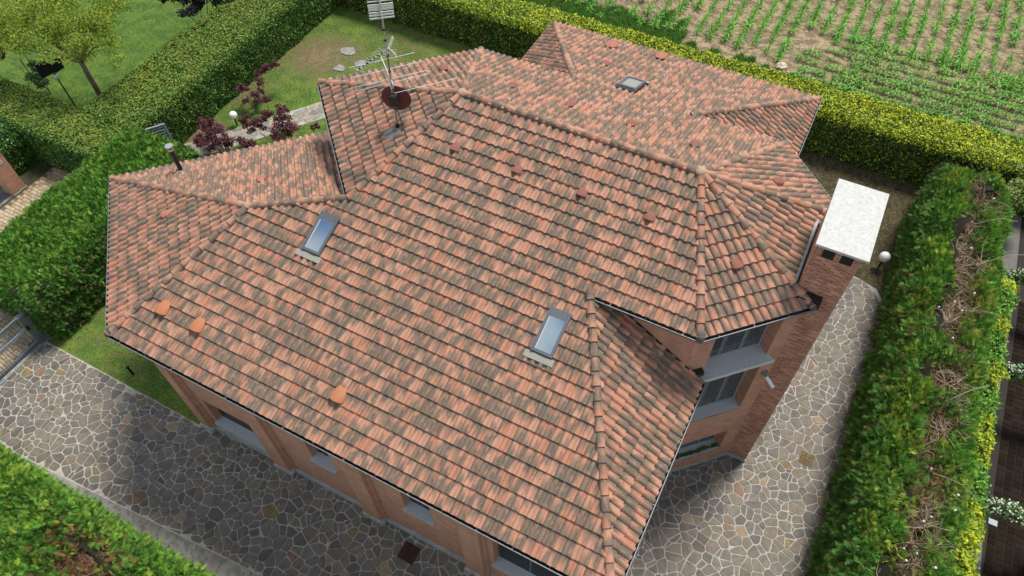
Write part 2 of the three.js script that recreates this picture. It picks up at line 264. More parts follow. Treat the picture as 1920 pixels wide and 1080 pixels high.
// ---------------------------------------------------------------- house materials
const brickMap = (W_, H_, cw, ch, base, vary, mortar, seed) => colourMap(W_, H_, (u, v) => {
  const row = Math.floor(v * ch), uu = u * cw + (row % 2) * 0.5, col = Math.floor(uu) % cw, fu = uu - Math.floor(uu), fv = v * ch - row;
  const h = n2(col * 3.7 + seed, row * 5.3), h2 = n2(col * 7.1, row * 2.9 + seed), k = tnoise(u, v, 60, seed), f = tfbm(u, v, 3, seed + 4, 4);
  const e = Math.min(fu * 0.25, (1 - fu) * 0.25, fv * 0.072, (1 - fv) * 0.072);
  const m = 1 + vary * h + 0.10 * k + 0.22 * f; let c = [base[0] * m, base[1] * m * (1 + 0.06 * h2), base[2] * m * (1 + 0.1 * h2)];
  return mix3(mortar, c, sstep(0.002, 0.007, e));
}, 0.5, 0.5);
const brickMat = std(0xffffff, 0.9, { map: brickMap(512, 512, 8, 28, [0.52, 0.27, 0.18], 0.14, [0.47, 0.32, 0.24], 3), bumpMap: greyMap(512, 512, (u, v) => { const row = Math.floor(v * 28), uu = u * 8 + (row % 2) * 0.5, fu = uu - Math.floor(uu), fv = v * 28 - row, e = Math.min(fu * 0.25, (1 - fu) * 0.25, fv * 0.072, (1 - fv) * 0.072); return sstep(0.001, 0.007, e) * (0.8 + 0.2 * tnoise(u, v, 70, 5)); }, 0.5, 0.5), bumpScale: 0.006 });
const coarseMat = std(0xffffff, 0.95, { map: brickMap(512, 512, 8, 28, [0.52, 0.27, 0.18], 0.25, [0.15, 0.1, 0.075], 13), bumpMap: greyMap(512, 512, (u, v) => { const row = Math.floor(v * 28), uu = u * 8 + (row % 2) * 0.5, fu = uu - Math.floor(uu), fv = v * 28 - row, e = Math.min(fu * 0.25, (1 - fu) * 0.25, fv * 0.072, (1 - fv) * 0.072); return sstep(0.001, 0.01, e); }, 0.5, 0.5), bumpScale: 0.02 });
const coarseBricks = [[0.53, 0.28, 0.19], [0.43, 0.22, 0.15], [0.6, 0.33, 0.225]].map((c) => std(c, 0.95));
const granite = std(0xffffff, 0.55, { map: colourMap(256, 256, (u, v) => { const k = tnoise(u, v, 70, 100), q = tnoise(u, v, 110, 101); const m = clamp(0.5 + 0.24 * k + 0.22 * q, 0.06, 0.9); return [m * 0.95, m, m * 1.04]; }, 1.6, 1.6) });
const paleStone = std([0.55, 0.57, 0.56], 0.6), plinthMat = std([0.5, 0.53, 0.54], 0.8, { map: stoneMaps[1] });
const marble = std(0xffffff, 0.6, { map: colourMap(512, 512, (u, v) => { const f = tfbm(u, v, 7, 110, 5), k = tnoise(u, v, 60, 111), st = tfbm(u, v, 14, 113, 4); let m = 0.5 + 0.06 * k + 0.06 * f; let c = [m, m * 1.005, m * 0.985]; return mix3(c, [0.32, 0.33, 0.31], sstep(0.05, 0.45, st) * 0.42); }, 0.6, 0.6) });
const darkMetal = std([0.028, 0.03, 0.033], 0.45, { metalness: 0.5 }), rimMetal = std([0.17, 0.185, 0.2], 0.55, { metalness: 0.3 }), greyMetal = std([0.2, 0.225, 0.25], 0.5, { metalness: 0.35 });
const lead = std([0.27, 0.31, 0.33], 0.6, { metalness: 0.3 }), mortar = std([0.4, 0.3, 0.2], 0.95), barMat = std([0.19, 0.205, 0.22], 0.5, { metalness: 0.2 }), grilleMat = std([0.3, 0.33, 0.36], 0.5, { metalness: 0.2 }), blackMat = std([0.008, 0.008, 0.009], 0.5), glassDark = new THREE.MeshPhysicalMaterial({ color: new THREE.Color().setRGB(0.006, 0.008, 0.01), roughness: 0.3, specularIntensity: 0.35 });

// roof tile atlas: 8 x 8 cells, each one flamed clay tile
const NA = 8;
const cellGrey = [];
const atlas = (() => {
  const r = mulberry(77), cells = [];
  for (let i = 0; i < NA * NA; i++) { const q = r(); cells.push({ kind: q < 0.1 ? 0 : q < 0.3 ? 1 : 2, v0: 0.28 + 0.5 * r(), k: (r() - 0.5) * 3.6, s: r() < 0.45 ? 1 : -1, sd: r() * 90, tone: 0.9 + 0.2 * r(), hue: r(), streak: r() }); }
  cells.forEach((c) => cellGrey.push(c.kind === 0 ? 0.12 : c.kind === 1 ? 0.85 : c.s > 0 ? 1 - c.v0 : c.v0));
  return colourMap(1024, 1024, (u, v) => {
    const cx = Math.floor(u * NA), cy = Math.floor(v * NA), c = cells[cy * NA + cx], a = u * NA - cx, b = v * NA - cy;
    const wv = n2(a * 1.9 + c.sd, b * 1.5), w2 = n2(a * 2.6 + c.sd, b * 1.8 + 5), w3 = n2(a * 14, b * 22 + c.sd);
    let clay = mix3([0.45, 0.195, 0.12], [0.48, 0.255, 0.172], c.hue); clay = mix3(clay, [0.36, 0.15, 0.1], sstep(0.3, 0.9, w2) * 0.3);
    let grey = mix3([0.16, 0.126, 0.092], [0.13, 0.11, 0.085], c.hue); grey = mix3(grey, [0.26, 0.18, 0.125], sstep(0.1, 0.8, wv) * 0.5);
    let m = c.kind === 0 ? 0.05 + 0.3 * sstep(0.0, 0.9, wv) : c.kind === 1 ? 0.95 - 0.4 * sstep(0.0, 0.9, wv) : 0.06 + 0.88 * sstep(-0.36, 0.36, c.s * (b - c.v0 + c.k * (a - 0.5)) + 0.3 * wv + 0.05 * w2);
    const o = mix3(clay, grey, m), t = c.tone * (1 + 0.07 * w3 + 0.08 * w2);
    const sp = n2(a * 40 + c.sd, b * 46) > 0.8 ? 0.7 : n2(a * 22 + 7, b * 30 + c.sd) > 0.84 ? 1.25 : 1;
    return [o[0] * t * sp, o[1] * t * sp, o[2] * t * sp];
  });
})();
function pickCell(r, x, y) { const t = 0.6 + 0.48 * n2(x * 1.0, y * 1.15) + 0.3 * n2(x * 3.1 + 40, y * 3.1); let b = 0, bd = 9; for (let i = 0; i < 3; i++) { const c = Math.floor(r() * NA * NA), d = Math.abs(cellGrey[c] - t); if (d < bd) { bd = d; b = c; } } return b; }
const tileMat = std(0xffffff, 0.8, { map: atlas });

// ---------------------------------------------------------------- house
const house = thing('house', 'brick house with terracotta tile roofs and marble capped chimney in the middle of its garden', 'house');
const CW = 0.206, CL = 0.3543;
const PROF = [[0, -0.014], [0.007, 0.012], [0.032, 0.044], [0.074, 0.06], [0.114, 0.046], [0.14, 0.012], [0.15, -0.014], [0.168, -0.012], [0.182, -0.002], [CW, -0.01]];
const PN = PROF.map((p, i) => { const a = PROF[Math.max(0, i - 1)], b = PROF[Math.min(PROF.length - 1, i + 1)], dx = b[0] - a[0], dh = b[1] - a[1], l = Math.hypot(dx, dh); return [-dh / l, dx / l]; });
const LIFT = 0.054, OVER = 0.05;
// one tile in local axes (u, h, v): vertex list of triangles {p:[u,v,h], n:[u,v,h], t:[a,b]}
const TILE = [];
{
  const top = (i, v) => ({ p: [PROF[i][0], v, PROF[i][1] + LIFT * (1 - v / CL)], n: [PN[i][0], 0.09, PN[i][1]], t: [PROF[i][0] / CW, v / (CL + OVER)] });
  const lip = (i, low) => ({ p: [PROF[i][0], 0, PROF[i][1] + LIFT - (low ? 0.043 : 0)], n: [0, -1, 0.1], t: [PROF[i][0] / CW, 0.02] });
  for (let i = 0; i < PROF.length - 1; i++) {
    TILE.push([top(i, 0), top(i + 1, 0), top(i + 1, CL + OVER)], [top(i, 0), top(i + 1, CL + OVER), top(i, CL + OVER)]);
    TILE.push([lip(i, 1), lip(i + 1, 1), lip(i + 1, 0)], [lip(i, 1), lip(i + 1, 0), lip(i, 0)]);
  }
}
const cellUV = (c, t) => [(c % NA + 0.04 + 0.92 * clamp(t[0])) / NA, (Math.floor(c / NA) + 0.04 + 0.92 * clamp(t[1])) / NA];
const tileVariant = new Map();
function tileGeo(c) { // local: x = along eave, y = out of plane, z = down the slope
  if (!tileVariant.has(c)) { const P = [], N = [], U = []; for (const tri of TILE) for (const q of tri) { P.push(q.p[0], q.p[2], -q.p[1]); N.push(q.n[0], q.n[2], -q.n[1]); U.push(...cellUV(c, q.t)); } tileVariant.set(c, rawGeo(P, N, U)); }
  return tileVariant.get(c);
}
const roofTiles = { P: [], N: [], U: [] }, whole = [];
const roofFaces = [];
const tr = mulberry(501);
function planeOf(A, B, apex) {
  let ex = B.clone().sub(A).setY(0).normalize(); const w = apex.clone().sub(A);
  let n = new THREE.Vector3(-ex.z, 0, ex.x); if (n.dot(w) < 0) n.negate();
  const rise = (apex.y - A.y) / n.dot(w.clone().setY(0)); const ev = n.clone().add(new THREE.Vector3(0, rise, 0)).normalize();
  let N = ex.clone().cross(ev); if (N.y < 0) { ex.negate(); N = ex.clone().cross(ev); }
  return { ex, ev, N, n, rise, A, at: (x, y) => A.y + rise * n.dot(V(x, y, 0).sub(A.clone().setY(0))) };
}
const holes = []; // openings in the tiling: fn(plan point) > 0 keeps nothing
function tileFace(A, B, apex, poly, edges, opt = {}) {
  const f = planeOf(A, B, apex), pl = poly.map(XY), cen = pl.reduce((s, p) => [s[0] + p[0] / pl.length, s[1] + p[1] / pl.length], [0, 0]);
  roofFaces.push({ f, pl });
  const cuts = edges.map(([a, b]) => { const p = XY(a), q = XY(b), s = Math.sign(side(p, q, cen)), l = Math.hypot(q[0] - p[0], q[1] - p[1]); return (t) => s * side(p, q, t) / l; });
  const cos = 1 / Math.hypot(1, f.rise);
  let vmax = 0, umin = 1e9, umax = -1e9;
  for (const p of poly) { const d = p.clone().sub(A); vmax = Math.max(vmax, d.clone().setY(0).dot(f.n) / cos); const u = p.dot(f.ex); umin = Math.min(umin, u); umax = Math.max(umax, u); }
  const u0 = A.dot(f.ex), rows = Math.ceil((vmax - 0.02) / CL), j0 = Math.floor(umin / CW) - 1, j1 = Math.ceil(umax / CW) + 1;
  for (let i = 0; i < (opt.rows ?? rows); i++) for (let j = j0; j < j1; j++) {
    const o = A.clone().addScaledVector(f.ex, j * CW - u0).addScaledVector(f.ev, i * CL - 0.03).addScaledVector(f.N, 0.0 + tr() * 0.006);
    const c = pickCell(tr, o.x, o.z);
    const corner = [[0, 0], [CW, 0], [CW, CL], [0, CL]].map(([u, v]) => { const q = o.clone().addScaledVector(f.ex, u).addScaledVector(f.ev, v); return [q.x, -q.z]; });
    const ce = [(corner[0][0] + corner[2][0]) / 2, (corner[0][1] + corner[2][1]) / 2];
    if (opt.skip?.(ce)) continue;
    let cut = false, out = false;
    for (const k of cuts) { const ds = corner.map(k); if (ds.every((d) => d < 0)) { out = true; break; } if (ds.some((d) => d < 0.01)) cut = true; }
    if (out) continue;
    const skew = 0.012 * (tr() - 0.5), ex = f.ex.clone().addScaledVector(f.ev, skew), ev = f.ev;
    if (!cut) { whole.push({ o, ex, ev, N: f.N, c, d: o.distanceTo(camera.position) }); continue; }
    for (const tri of TILE) {
      let pg = tri.map((q) => { const w = o.clone().addScaledVector(ex, q.p[0]).addScaledVector(ev, q.p[1]).addScaledVector(f.N, q.p[2]); const n = new THREE.Vector3().addScaledVector(ex, q.n[0]).addScaledVector(ev, q.n[1]).addScaledVector(f.N, q.n[2]); return [w.x, -w.z, w.y, n.x, n.y, n.z, q.t[0], q.t[1]]; });
      for (const k of cuts) { const res = []; for (let a = 0; a < pg.length; a++) { const p = pg[a], q = pg[(a + 1) % pg.length], da = k(p), db = k(q); if (da >= 0) res.push(p); if (da >= 0 !== db >= 0) { const t = da / (da - db); res.push(p.map((x, m) => x + (q[m] - x) * t)); } } pg = res; if (pg.length < 3) break; }
      for (let a = 1; a + 1 < pg.length; a++) for (const p of [pg[0], pg[a], pg[a + 1]]) { roofTiles.P.push(p[0], p[2], -p[1]); roofTiles.N.push(p[3], p[4], p[5]); roofTiles.U.push(...cellUV(c, [p[6], p[7]])); }
    }
  }
  return f;
}
const inRect = (x0, x1, y0, y1) => (p) => p[0] > x0 && p[0] < x1 && p[1] > y0 && p[1] < y1;
const sky1 = inRect(-2.0, -1.4, -5.3, -4.35), sky2 = inRect(4.86, 5.42, -5.35, -4.4), sky3 = inRect(3.05, 3.68, 4.05, 5.05);
const chim = inRect(9.92, 11, -1.35, 0.9);
const fMain = tileFace(C0, G0, Gt, [W, L1m, Gt, G0, C0], [[W, L1m], [Gt, G0], [C0, W]], { rows: 17, skip: (p) => sky1(p) || sky2(p) });
tileFace(L1m, Fm, J1, [J1, J2, Fm, L1m], [[J1, J2], [J2, Fm], [L1m, J1]], { rows: 12 });
const fL1 = tileFace(L12, L1m, J1, [L12, J1, L1m], [[L12, J1], [J1, L1m]]);
tileFace(L12, L2b, J1, [L12, J1, L2b], [[L12, J1], [J1, L2b]]);
tileFace(L2b, Fcb, J1, [J1, J2, Fcb, L2b], [[J1, J2], [J2, Fcb], [L2b, J1]], { rows: 12 });
const fBack = tileFace(K0, M0, Kt, [Kt, Mt, M0, K0], [[Kt, K0], [Mt, M0]], { rows: 16, skip: sky3 });
const Kw = V(-1.326, 3.35, HB), Mw = V(8.729, 3.35, HB), Gw = V(8.754, -3.4, HF);
tileFace(K0, V(-1.326, 3.35, HB), Kt, [K0, Kt, V(1.795, 3.35, HE), Kw], [[K0, Kt], [V(1.795, 3.35, HE), Kw], [Kt, V(1.795, 3.35, HE)]]);
tileFace(M0, V(8.729, 3.35, HB), Mt, [M0, Mt, V(5.575, 3.35, HE), Mw], [[M0, Mt], [V(5.575, 3.35, HE), Mw], [Mt, V(5.575, 3.35, HE)]]);
const fG = tileFace(G0, Gw, Gt, [G0, Gt, V(5.579, -3.4, HE), Gw], [[G0, Gt], [V(5.579, -3.4, HE), Gw], [Gt, V(5.579, -3.4, HE)]]);
const fFa = tileFace(Fm, Fab, J2, [J2, Fm, Fab], [[J2, Fm], [J2, Fab]]);
tileFace(Fab, Fbc, J2, [J2, Fab, Fbc], [[J2, Fab], [J2, Fbc]], { skip: chim });
const fFc = tileFace(Fbc, Fcb, J2, [J2, Fbc, Fcb], [[J2, Fbc], [J2, Fcb]]);
const fWl = tileFace(C0, C1, W, [C0, W, C1], [[C0, W], [W, C1]]);
// back slope of the left wing runs up to the wall below the left eave
const onWall = (p) => { const k = (-(D2 - 0.3) - (p.x * s2 + -p.z * s2)); return p.clone().add(V(s2 * k, s2 * k, 0)); };
const We = onWall(C1), fWbP = planeOf(C1, We, W), Wt = onWall(L1m.clone()); Wt.y = fWbP.at(Wt.x, -Wt.z);
const fWb = tileFace(C1, We, W, [C1, W, L1m, Wt, We], [[C1, W], [W, L1m], [Wt, We]]);

// roof body: boarding under the tiles, with soffit
const roofBoards = [];
for (const { f, pl } of roofFaces) {
  const up = pl.map(([x, y]) => V(x, y, f.at(x, y) - 0.012)), dn = pl.map(([x, y]) => V(x, y, f.at(x, y) - 0.16)), P = [], n = pl.length;
  const tri = (a, b, c) => P.push(a.x, a.y, a.z, b.x, b.y, b.z, c.x, c.y, c.z);
  for (let i = 1; i + 1 < n; i++) { tri(up[0], up[i], up[i + 1]); tri(dn[0], dn[i + 1], dn[i]); }
  for (let i = 0; i < n; i++) { const j = (i + 1) % n; tri(up[i], dn[i], dn[j]); tri(up[i], dn[j], up[j]); }
  roofBoards.push(rawGeo(P));
}
const roof = part('roof', mergeGeometries(roofBoards), std([0.12, 0.085, 0.06], 0.9), house);
// whole tiles: those nearest the camera one by one, the others joined
{
  camera.updateMatrixWorld();
  const inView = (p) => { const q = p.clone().project(camera); return Math.abs(q.x) < 1 && Math.abs(q.y) < 1; };
  whole.sort((a, b) => a.d - b.d);
  let n = 0;
  const M = new THREE.Matrix4();
  for (const w of whole) {
    if (n < 300 && inView(w.o)) {
      const m = new THREE.Mesh(tileGeo(w.c), tileMat); m.name = 'roof_tile'; m.castShadow = m.receiveShadow = true;
      M.makeBasis(w.ex.clone().normalize(), w.N, w.ex.clone().normalize().cross(w.N).normalize()); m.quaternion.setFromRotationMatrix(M); m.position.copy(w.o); roof.add(m); n++;
    } else for (const tri of TILE) for (const q of tri) {
      const p = w.o.clone().addScaledVector(w.ex, q.p[0]).addScaledVector(w.ev, q.p[1]).addScaledVector(w.N, q.p[2]), nn = new THREE.Vector3().addScaledVector(w.ex, q.n[0]).addScaledVector(w.ev, q.n[1]).addScaledVector(w.N, q.n[2]);
      roofTiles.P.push(p.x, p.y, p.z); roofTiles.N.push(nn.x, nn.y, nn.z); roofTiles.U.push(...cellUV(w.c, q.t));
    }
  }
  part('roof_tiles', rawGeo(roofTiles.P, roofTiles.N, roofTiles.U), tileMat, roof, true);
}
// ridge and hip tiles
const capVariants = [];
function capGeo(c) { // along -z from the lower end, half round and tapering
  if (capVariants[c]) return capVariants[c];
  const P = [], N = [], U = [], n = 10, len = 0.4, ring = (i, k) => { const a = Math.PI * (i / n), r = k ? 0.092 : 0.112, y0 = k ? 0 : 0.03; return { p: [Math.cos(a) * r, Math.sin(a) * r * 0.95 + y0, -len * k], n: [Math.cos(a), Math.sin(a), 0], t: [i / n, k] }; };
  const put = (q) => { P.push(...q.p); N.push(...q.n); U.push(...cellUV(c, q.t)); };
  for (let i = 0; i < n; i++) {
    const a = ring(i, 0), b = ring(i + 1, 0), d = ring(i + 1, 1), e = ring(i, 1); [a, d, b, a, e, d].forEach(put);
    const inn = (q) => ({ p: [q.p[0] * 0.84, (q.p[1] - 0.03) * 0.84 + 0.03, 0], n: [0, 0, 1], t: q.t }), f = (q) => ({ ...q, n: [0, 0, 1] }); [f(a), inn(b), inn(a), f(a), f(b), inn(b)].forEach(put);
  }
  return (capVariants[c] = rawGeo(P, N, U));
}
const cr = mulberry(88);
const capDark = std([0.075, 0.07, 0.07], 0.8);
function caps(low, high, opt = {}) {
  const d = high.clone().sub(low), len = d.length(), n = Math.max(1, Math.round((len - (opt.trim ?? 0)) / 0.345)), st = (len - (opt.trim ?? 0)) / n; d.normalize();
  const x = new THREE.Vector3(0, 1, 0).cross(d.clone().negate()).normalize(), y = d.clone().negate().cross(x), M = new THREE.Matrix4().makeBasis(x, y, d.clone().negate());
  for (let i = 0; i < n; i++) {
    const m = part('ridge_tile', capGeo(Math.floor(cr() * NA * NA)), tileMat, roof); m.quaternion.setFromRotationMatrix(M);
    m.position.copy(low).addScaledVector(d, i * st - 0.02).addScaledVector(y, 0.012); m.rotateY((cr() - 0.5) * 0.03);
    m.scale.set(1, 1, (st + 0.05) / 0.4);
  }
  if (opt.end) { // rounded closing tile at the foot of the hip
    const g = new THREE.SphereGeometry(0.118, 14, 8, 0, Math.PI * 2, 0, Math.PI / 2); g.scale(1, 1, 1.3); const e = part('ridge_end_tile', g, capDark, roof); e.quaternion.setFromRotationMatrix(M); e.position.copy(low).addScaledVector(d, 0.03).addScaledVector(y, 0.03);
  }
}
caps(J1, J2); caps(L12, J1); caps(L1m, J1); caps(L2b, J1); caps(Fm, J2, { end: 1 }); caps(Fab, J2, { end: 1 }); caps(Fbc, J2); caps(Fcb, J2);
caps(C0, W, { end: 1 }); caps(C1, W); caps(W, L1m); caps(G0, Gt, { trim: -0.2 }); caps(K0, Kt); caps(M0, Mt);
for (const [p, r] of [[J1, 0.135], [J2, 0.15], [W, 0.12]]) { const g = new THREE.SphereGeometry(r, 12, 8); g.scale(1, 0.62, 1); const a = g.attributes.position; for (let i = 0; i < a.count; i++) { const k = 1 + 0.16 * n3(a.getX(i) * 12, a.getY(i) * 12, a.getZ(i) * 12 + p.x); a.setXYZ(i, a.getX(i) * k, a.getY(i) * k, a.getZ(i) * k); } g.computeVertexNormals(); g.translate(p.x, p.y + 0.06, p.z); part('ridge_mortar', g, mortar, roof); }
// lead flashing strips beside the ridge knots and where roofs meet the walls
function patchOn(f, x, y, w, l, h, mat, name, turn = 0, parent = roof) {
  const g = new THREE.BoxGeometry(w, 0.012, l, 6, 1, 6), a = g.attributes.position; for (let i = 0; i < a.count; i++) a.setY(i, a.getY(i) + 0.014 * Math.sin(a.getX(i) / CW * 2 * Math.PI) + 0.006 * n2(a.getX(i) * 9 + x, a.getZ(i) * 9)); g.computeVertexNormals();
  const m = part(name, g, mat, parent); m.quaternion.setFromRotationMatrix(new THREE.Matrix4().makeBasis(f.ex, f.N, f.ex.clone().cross(f.N))); m.rotateY(turn); m.position.copy(V(x, y, f.at(x, y))).addScaledVector(f.N, h); return m;
}
const fUp = planeOf(L1m, Fm, J1);
patchOn(fUp, 0.24, -0.3, 0.12, 0.34, 0.04, lead, 'flashing', 0.5); patchOn(fUp, 6.66, -0.24, 0.12, 0.36, 0.035, lead, 'flashing', -0.15); patchOn(fFa, 7.08, -0.36, 0.12, 0.34, 0.035, lead, 'flashing', 0.3);

// clay vents
const ventGeo = (() => { // hood open down the slope: x across, y out, z down
  const P = [], I = [], nu = 10, nv = 8; for (let j = 0; j <= nv; j++) for (let i = 0; i <= nu; i++) { const a = Math.PI * i / nu, b = j / nv, r = Math.sin(b * Math.PI / 2); P.push(Math.cos(a) * (0.05 + 0.145 * Math.pow(r, 0.6)), 0.045 + Math.sin(a) * 0.105 * Math.pow(r, 0.8), -0.36 * (1 - b) + 0.05 * Math.sin(a)); }
  for (let j = 0; j < nv; j++) for (let i = 0; i < nu; i++) { const k = j * (nu + 1) + i; I.push(k, k + nu + 1, k + 1, k + 1, k + nu + 1, k + nu + 2); }
  return rawGeo(P, null, null, I);
})();
const ventMouth = new THREE.CircleGeometry(0.1, 14, 0, Math.PI);
const clayNew = std(0xffffff, 0.7, { map: colourMap(128, 128, (u, v) => { const f = tfbm(u, v, 3, 130, 4), k = tnoise(u, v, 40, 131); const m = 1 + 0.3 * f + 0.1 * k; const d = sstep(0.05, 0.4, tfbm(u, v, 5, 133, 4)); return mix3([0.56 * m, 0.2 * m, 0.072 * m], [0.3, 0.17, 0.12], 0.55 * d); }) }), clayOld = std([0.25, 0.1, 0.075], 0.9), clayMid = std([0.38, 0.15, 0.1], 0.9);
function vent(f, x, y, mat, s = 1) {
  const v = part('vent_tile', ventGeo, mat, roof); v.quaternion.setFromRotationMatrix(new THREE.Matrix4().makeBasis(f.ex, f.N, f.ex.clone().cross(f.N))); v.scale.setScalar(s);
  v.position.copy(V(x, y, f.at(x, y))).addScaledVector(f.N, 0.058).addScaledVector(f.ev, -0.17);
  const m = part('vent_opening', ventMouth, blackMat, v); m.position.set(0, 0.02, -0.06);
}
for (const x of [-4.85, -3.62, 0.94]) vent(fMain, x, -8.1, clayNew, 1.08);
for (const x of [0.62, 2.49, 4.34, 6.17]) vent(fUp, x, -1.39, clayOld, 0.74);
const fUpB = planeOf(L2b, Fcb, J1);
for (const x of [0.76, 2.62, 4.46, 6.29]) vent(fUpB, x, 1.39, clayOld, 0.74);
vent(fBack, 1.41, 7.88, clayMid, 1.18); vent(fBack, 3.17, 8.25, clayMid, 1.18); vent(fBack, 2.0, 5.73, clayOld, 0.74);
vent(fFa, 8.42, -1.62, clayOld, 0.74); vent(fFc, 8.55, 1.4, clayOld, 0.74); vent(fWl, -6.9, -5.6, clayMid, 0.74); vent(fWb, -5.0, -3.6, clayMid, 0.74); vent(planeOf(L12, L2b, J1), -1.6, 1.6, clayOld, 0.8);

// gutters: open trough with a bright outer lip and brackets
function gutter(a, b, outHint) {
  const d = b.clone().sub(a), len = d.length(); d.normalize(); let o = new THREE.Vector3(-d.z, 0, d.x); if (o.dot(outHint.clone().sub(a)) > 0) o.negate();
  const q = (s, out, y) => a.clone().addScaledVector(d, s).addScaledVector(o, out).add(new THREE.Vector3(0, y, 0));
  const prof = [[-0.03, 0.0], [-0.02, -0.075], [0.02, -0.1], [0.07, -0.1], [0.105, -0.075], [0.115, -0.01], [0.105, -0.01], [0.095, -0.068], [0.066, -0.09], [0.024, -0.09], [-0.012, -0.068], [-0.022, 0]], P = [];
  const put = (...v) => v.forEach((w) => P.push(w.x, w.y, w.z));
  for (let i = 0; i < prof.length; i++) { const m = prof[i], n = prof[(i + 1) % prof.length]; put(q(-0.05, ...m), q(-0.05, ...n), q(len + 0.05, ...n), q(-0.05, ...m), q(len + 0.05, ...n), q(len + 0.05, ...m)); }
  const g = part('gutter', rawGeo(P), darkMetal, house);
  part('gutter_lip', bar(q(-0.06, 0.117, -0.008), q(len + 0.06, 0.117, -0.008), 0.022, 0.028), rimMetal, g);
  for (let s = 0.45; s < len; s += 0.92) part('gutter_bracket', bar(q(s, -0.03, -0.002), q(s, 0.115, -0.002), 0.022, 0.01), rimMetal, g);
}
const mid = V(2, -1, 5);
gutter(C0, G0, mid); gutter(C1, C0, mid); gutter(G0, Gw, mid); gutter(L12, L1m, mid); gutter(Gt.clone().add(V(0.12, 0, 0)), Fm, mid); gutter(Fm, Fab, mid); gutter(L2b, L12, mid); gutter(We, C1, mid);
gutter(V(-1.326, 8.952, HB), V(8.729, 8.952, HB), mid); gutter(Kw, K0, V(3, 6, 0)); gutter(M0, Mw, V(3, 6, 0)); gutter(Fbc, Fcb, mid); gutter(Fcb, Mt, mid); gutter(Kt, L2b, mid);
// hopper boxes where gutters meet the walls
{
  const g1 = new THREE.BoxGeometry(0.42, 0.16, 0.28); g1.rotateY(Math.PI / 4); g1.translate(8.5, HF + 0.02, 3.22); part('flashing', g1, darkMetal, house);
  part('flashing', box(9.98, 10.62, -1.62, -1.36, HE - 0.02, HE + 0.16), darkMetal, house);
  part('flashing', bar(V(5.75, -3.43, HE - 0.05), V(8.35, -3.43, HF + 0.32), 0.05, 0.1), darkMetal, house);
  part('flashing', bar(V(9.9, 0.95, HE + 0.26), V(9.9, -1.4, HE + 0.26), 0.07, 0.06), lead, house);
}

// ---------------------------------------------------------------- walls: panels with thickness and real openings
function wallPanel(p, q, z0, z1, openings = [], mat = brickMat, name = 'wall', thick = 0.3) { // outer face runs p -> q (XY), outside on the right hand
  const len = Math.hypot(q[0] - p[0], q[1] - p[1]), sh = new THREE.Shape([[0, z0], [len, z0], [len, z1], [0, z1]].map(([x, y]) => new THREE.Vector2(x, y)));
  for (const [a, b, c, d] of openings) sh.holes.push(new THREE.Path([[a, c], [a, d], [b, d], [b, c]].map(([x, y]) => new THREE.Vector2(x, y))));
  const g = new THREE.ExtrudeGeometry(sh, { depth: thick, bevelEnabled: false }), dx = (q[0] - p[0]) / len, dy = (q[1] - p[1]) / len;
  const M = new THREE.Matrix4().makeBasis(V(dx, dy, 0), V(0, 0, 1), V(dy, -dx, 0)); g.translate(0, 0, -thick); g.applyMatrix4(M); const o = V(p[0], p[1], 0); g.translate(o.x, o.y, o.z);
  return part(name, metric(g), mat, house);
}
const FY = -8.55;
const frontWin = [[-5.55, -3.25, 0.75, 2.3], [-1.02, -0.15, 2.45, 4.4], [2.34, 3.3, 2.4, 4.4], [5.3, 7.4, 1.55, 3.6]];
const xl = -6.28;
wallPanel([xl, FY], [8.3, FY], 0, HF - 0.12, frontWin.map(([a, b, c, d]) => [a - xl, b - xl, c, d]));
wallPanel([8.3, FY + 0.31], [8.3, -3.72], 0, HF - 0.12);
wallPanel([5.2, -3.4], [8.27, -3.4], HF - 0.1, HE - 0.12);
const bayA = [8.28, -3.4], bayB = [10.37, -1.31], bayWin = [[0.6, 2.47, 0.75, 2.05], [0.6, 2.47, 3.65, 6.35], [0.6, 2.47, 6.66, 8.75]];
wallPanel(bayA, bayB, 0, HE - 0.12, bayWin);
wallPanel([10.2, -0.95], [10.2, 1.45], 0, HE - 0.12); wallPanel([10.18, 1.5], [8.25, 3.42], 0, HE - 0.12);
wallPanel([8.2, 3.4], [8.2, 8.4], 0, HB - 0.1); wallPanel([8.2, 8.4], [-0.9, 8.4], 0, HB - 0.1); wallPanel([-0.9, 8.4], [-0.9, 3.4], 0, HB - 0.1);
wallPanel([8.2, 3.4], [-1.4, 3.4], HB - 0.1, HE - 0.12); wallPanel([-1.4, 3.4], [-4.78, 0.02], 0, HE - 0.12);
{ const a = XY(onWall(L12)), b = XY(onWall(L1m)); wallPanel([-4.78, 0], [-1.42, -3.36], 0, HE - 0.12); }
wallPanel([-9.85, -4.95], [xl, FY], 0, HF - 0.12); wallPanel([-4.9, 0.0], [-9.85, -4.93], 0, HF - 0.12);
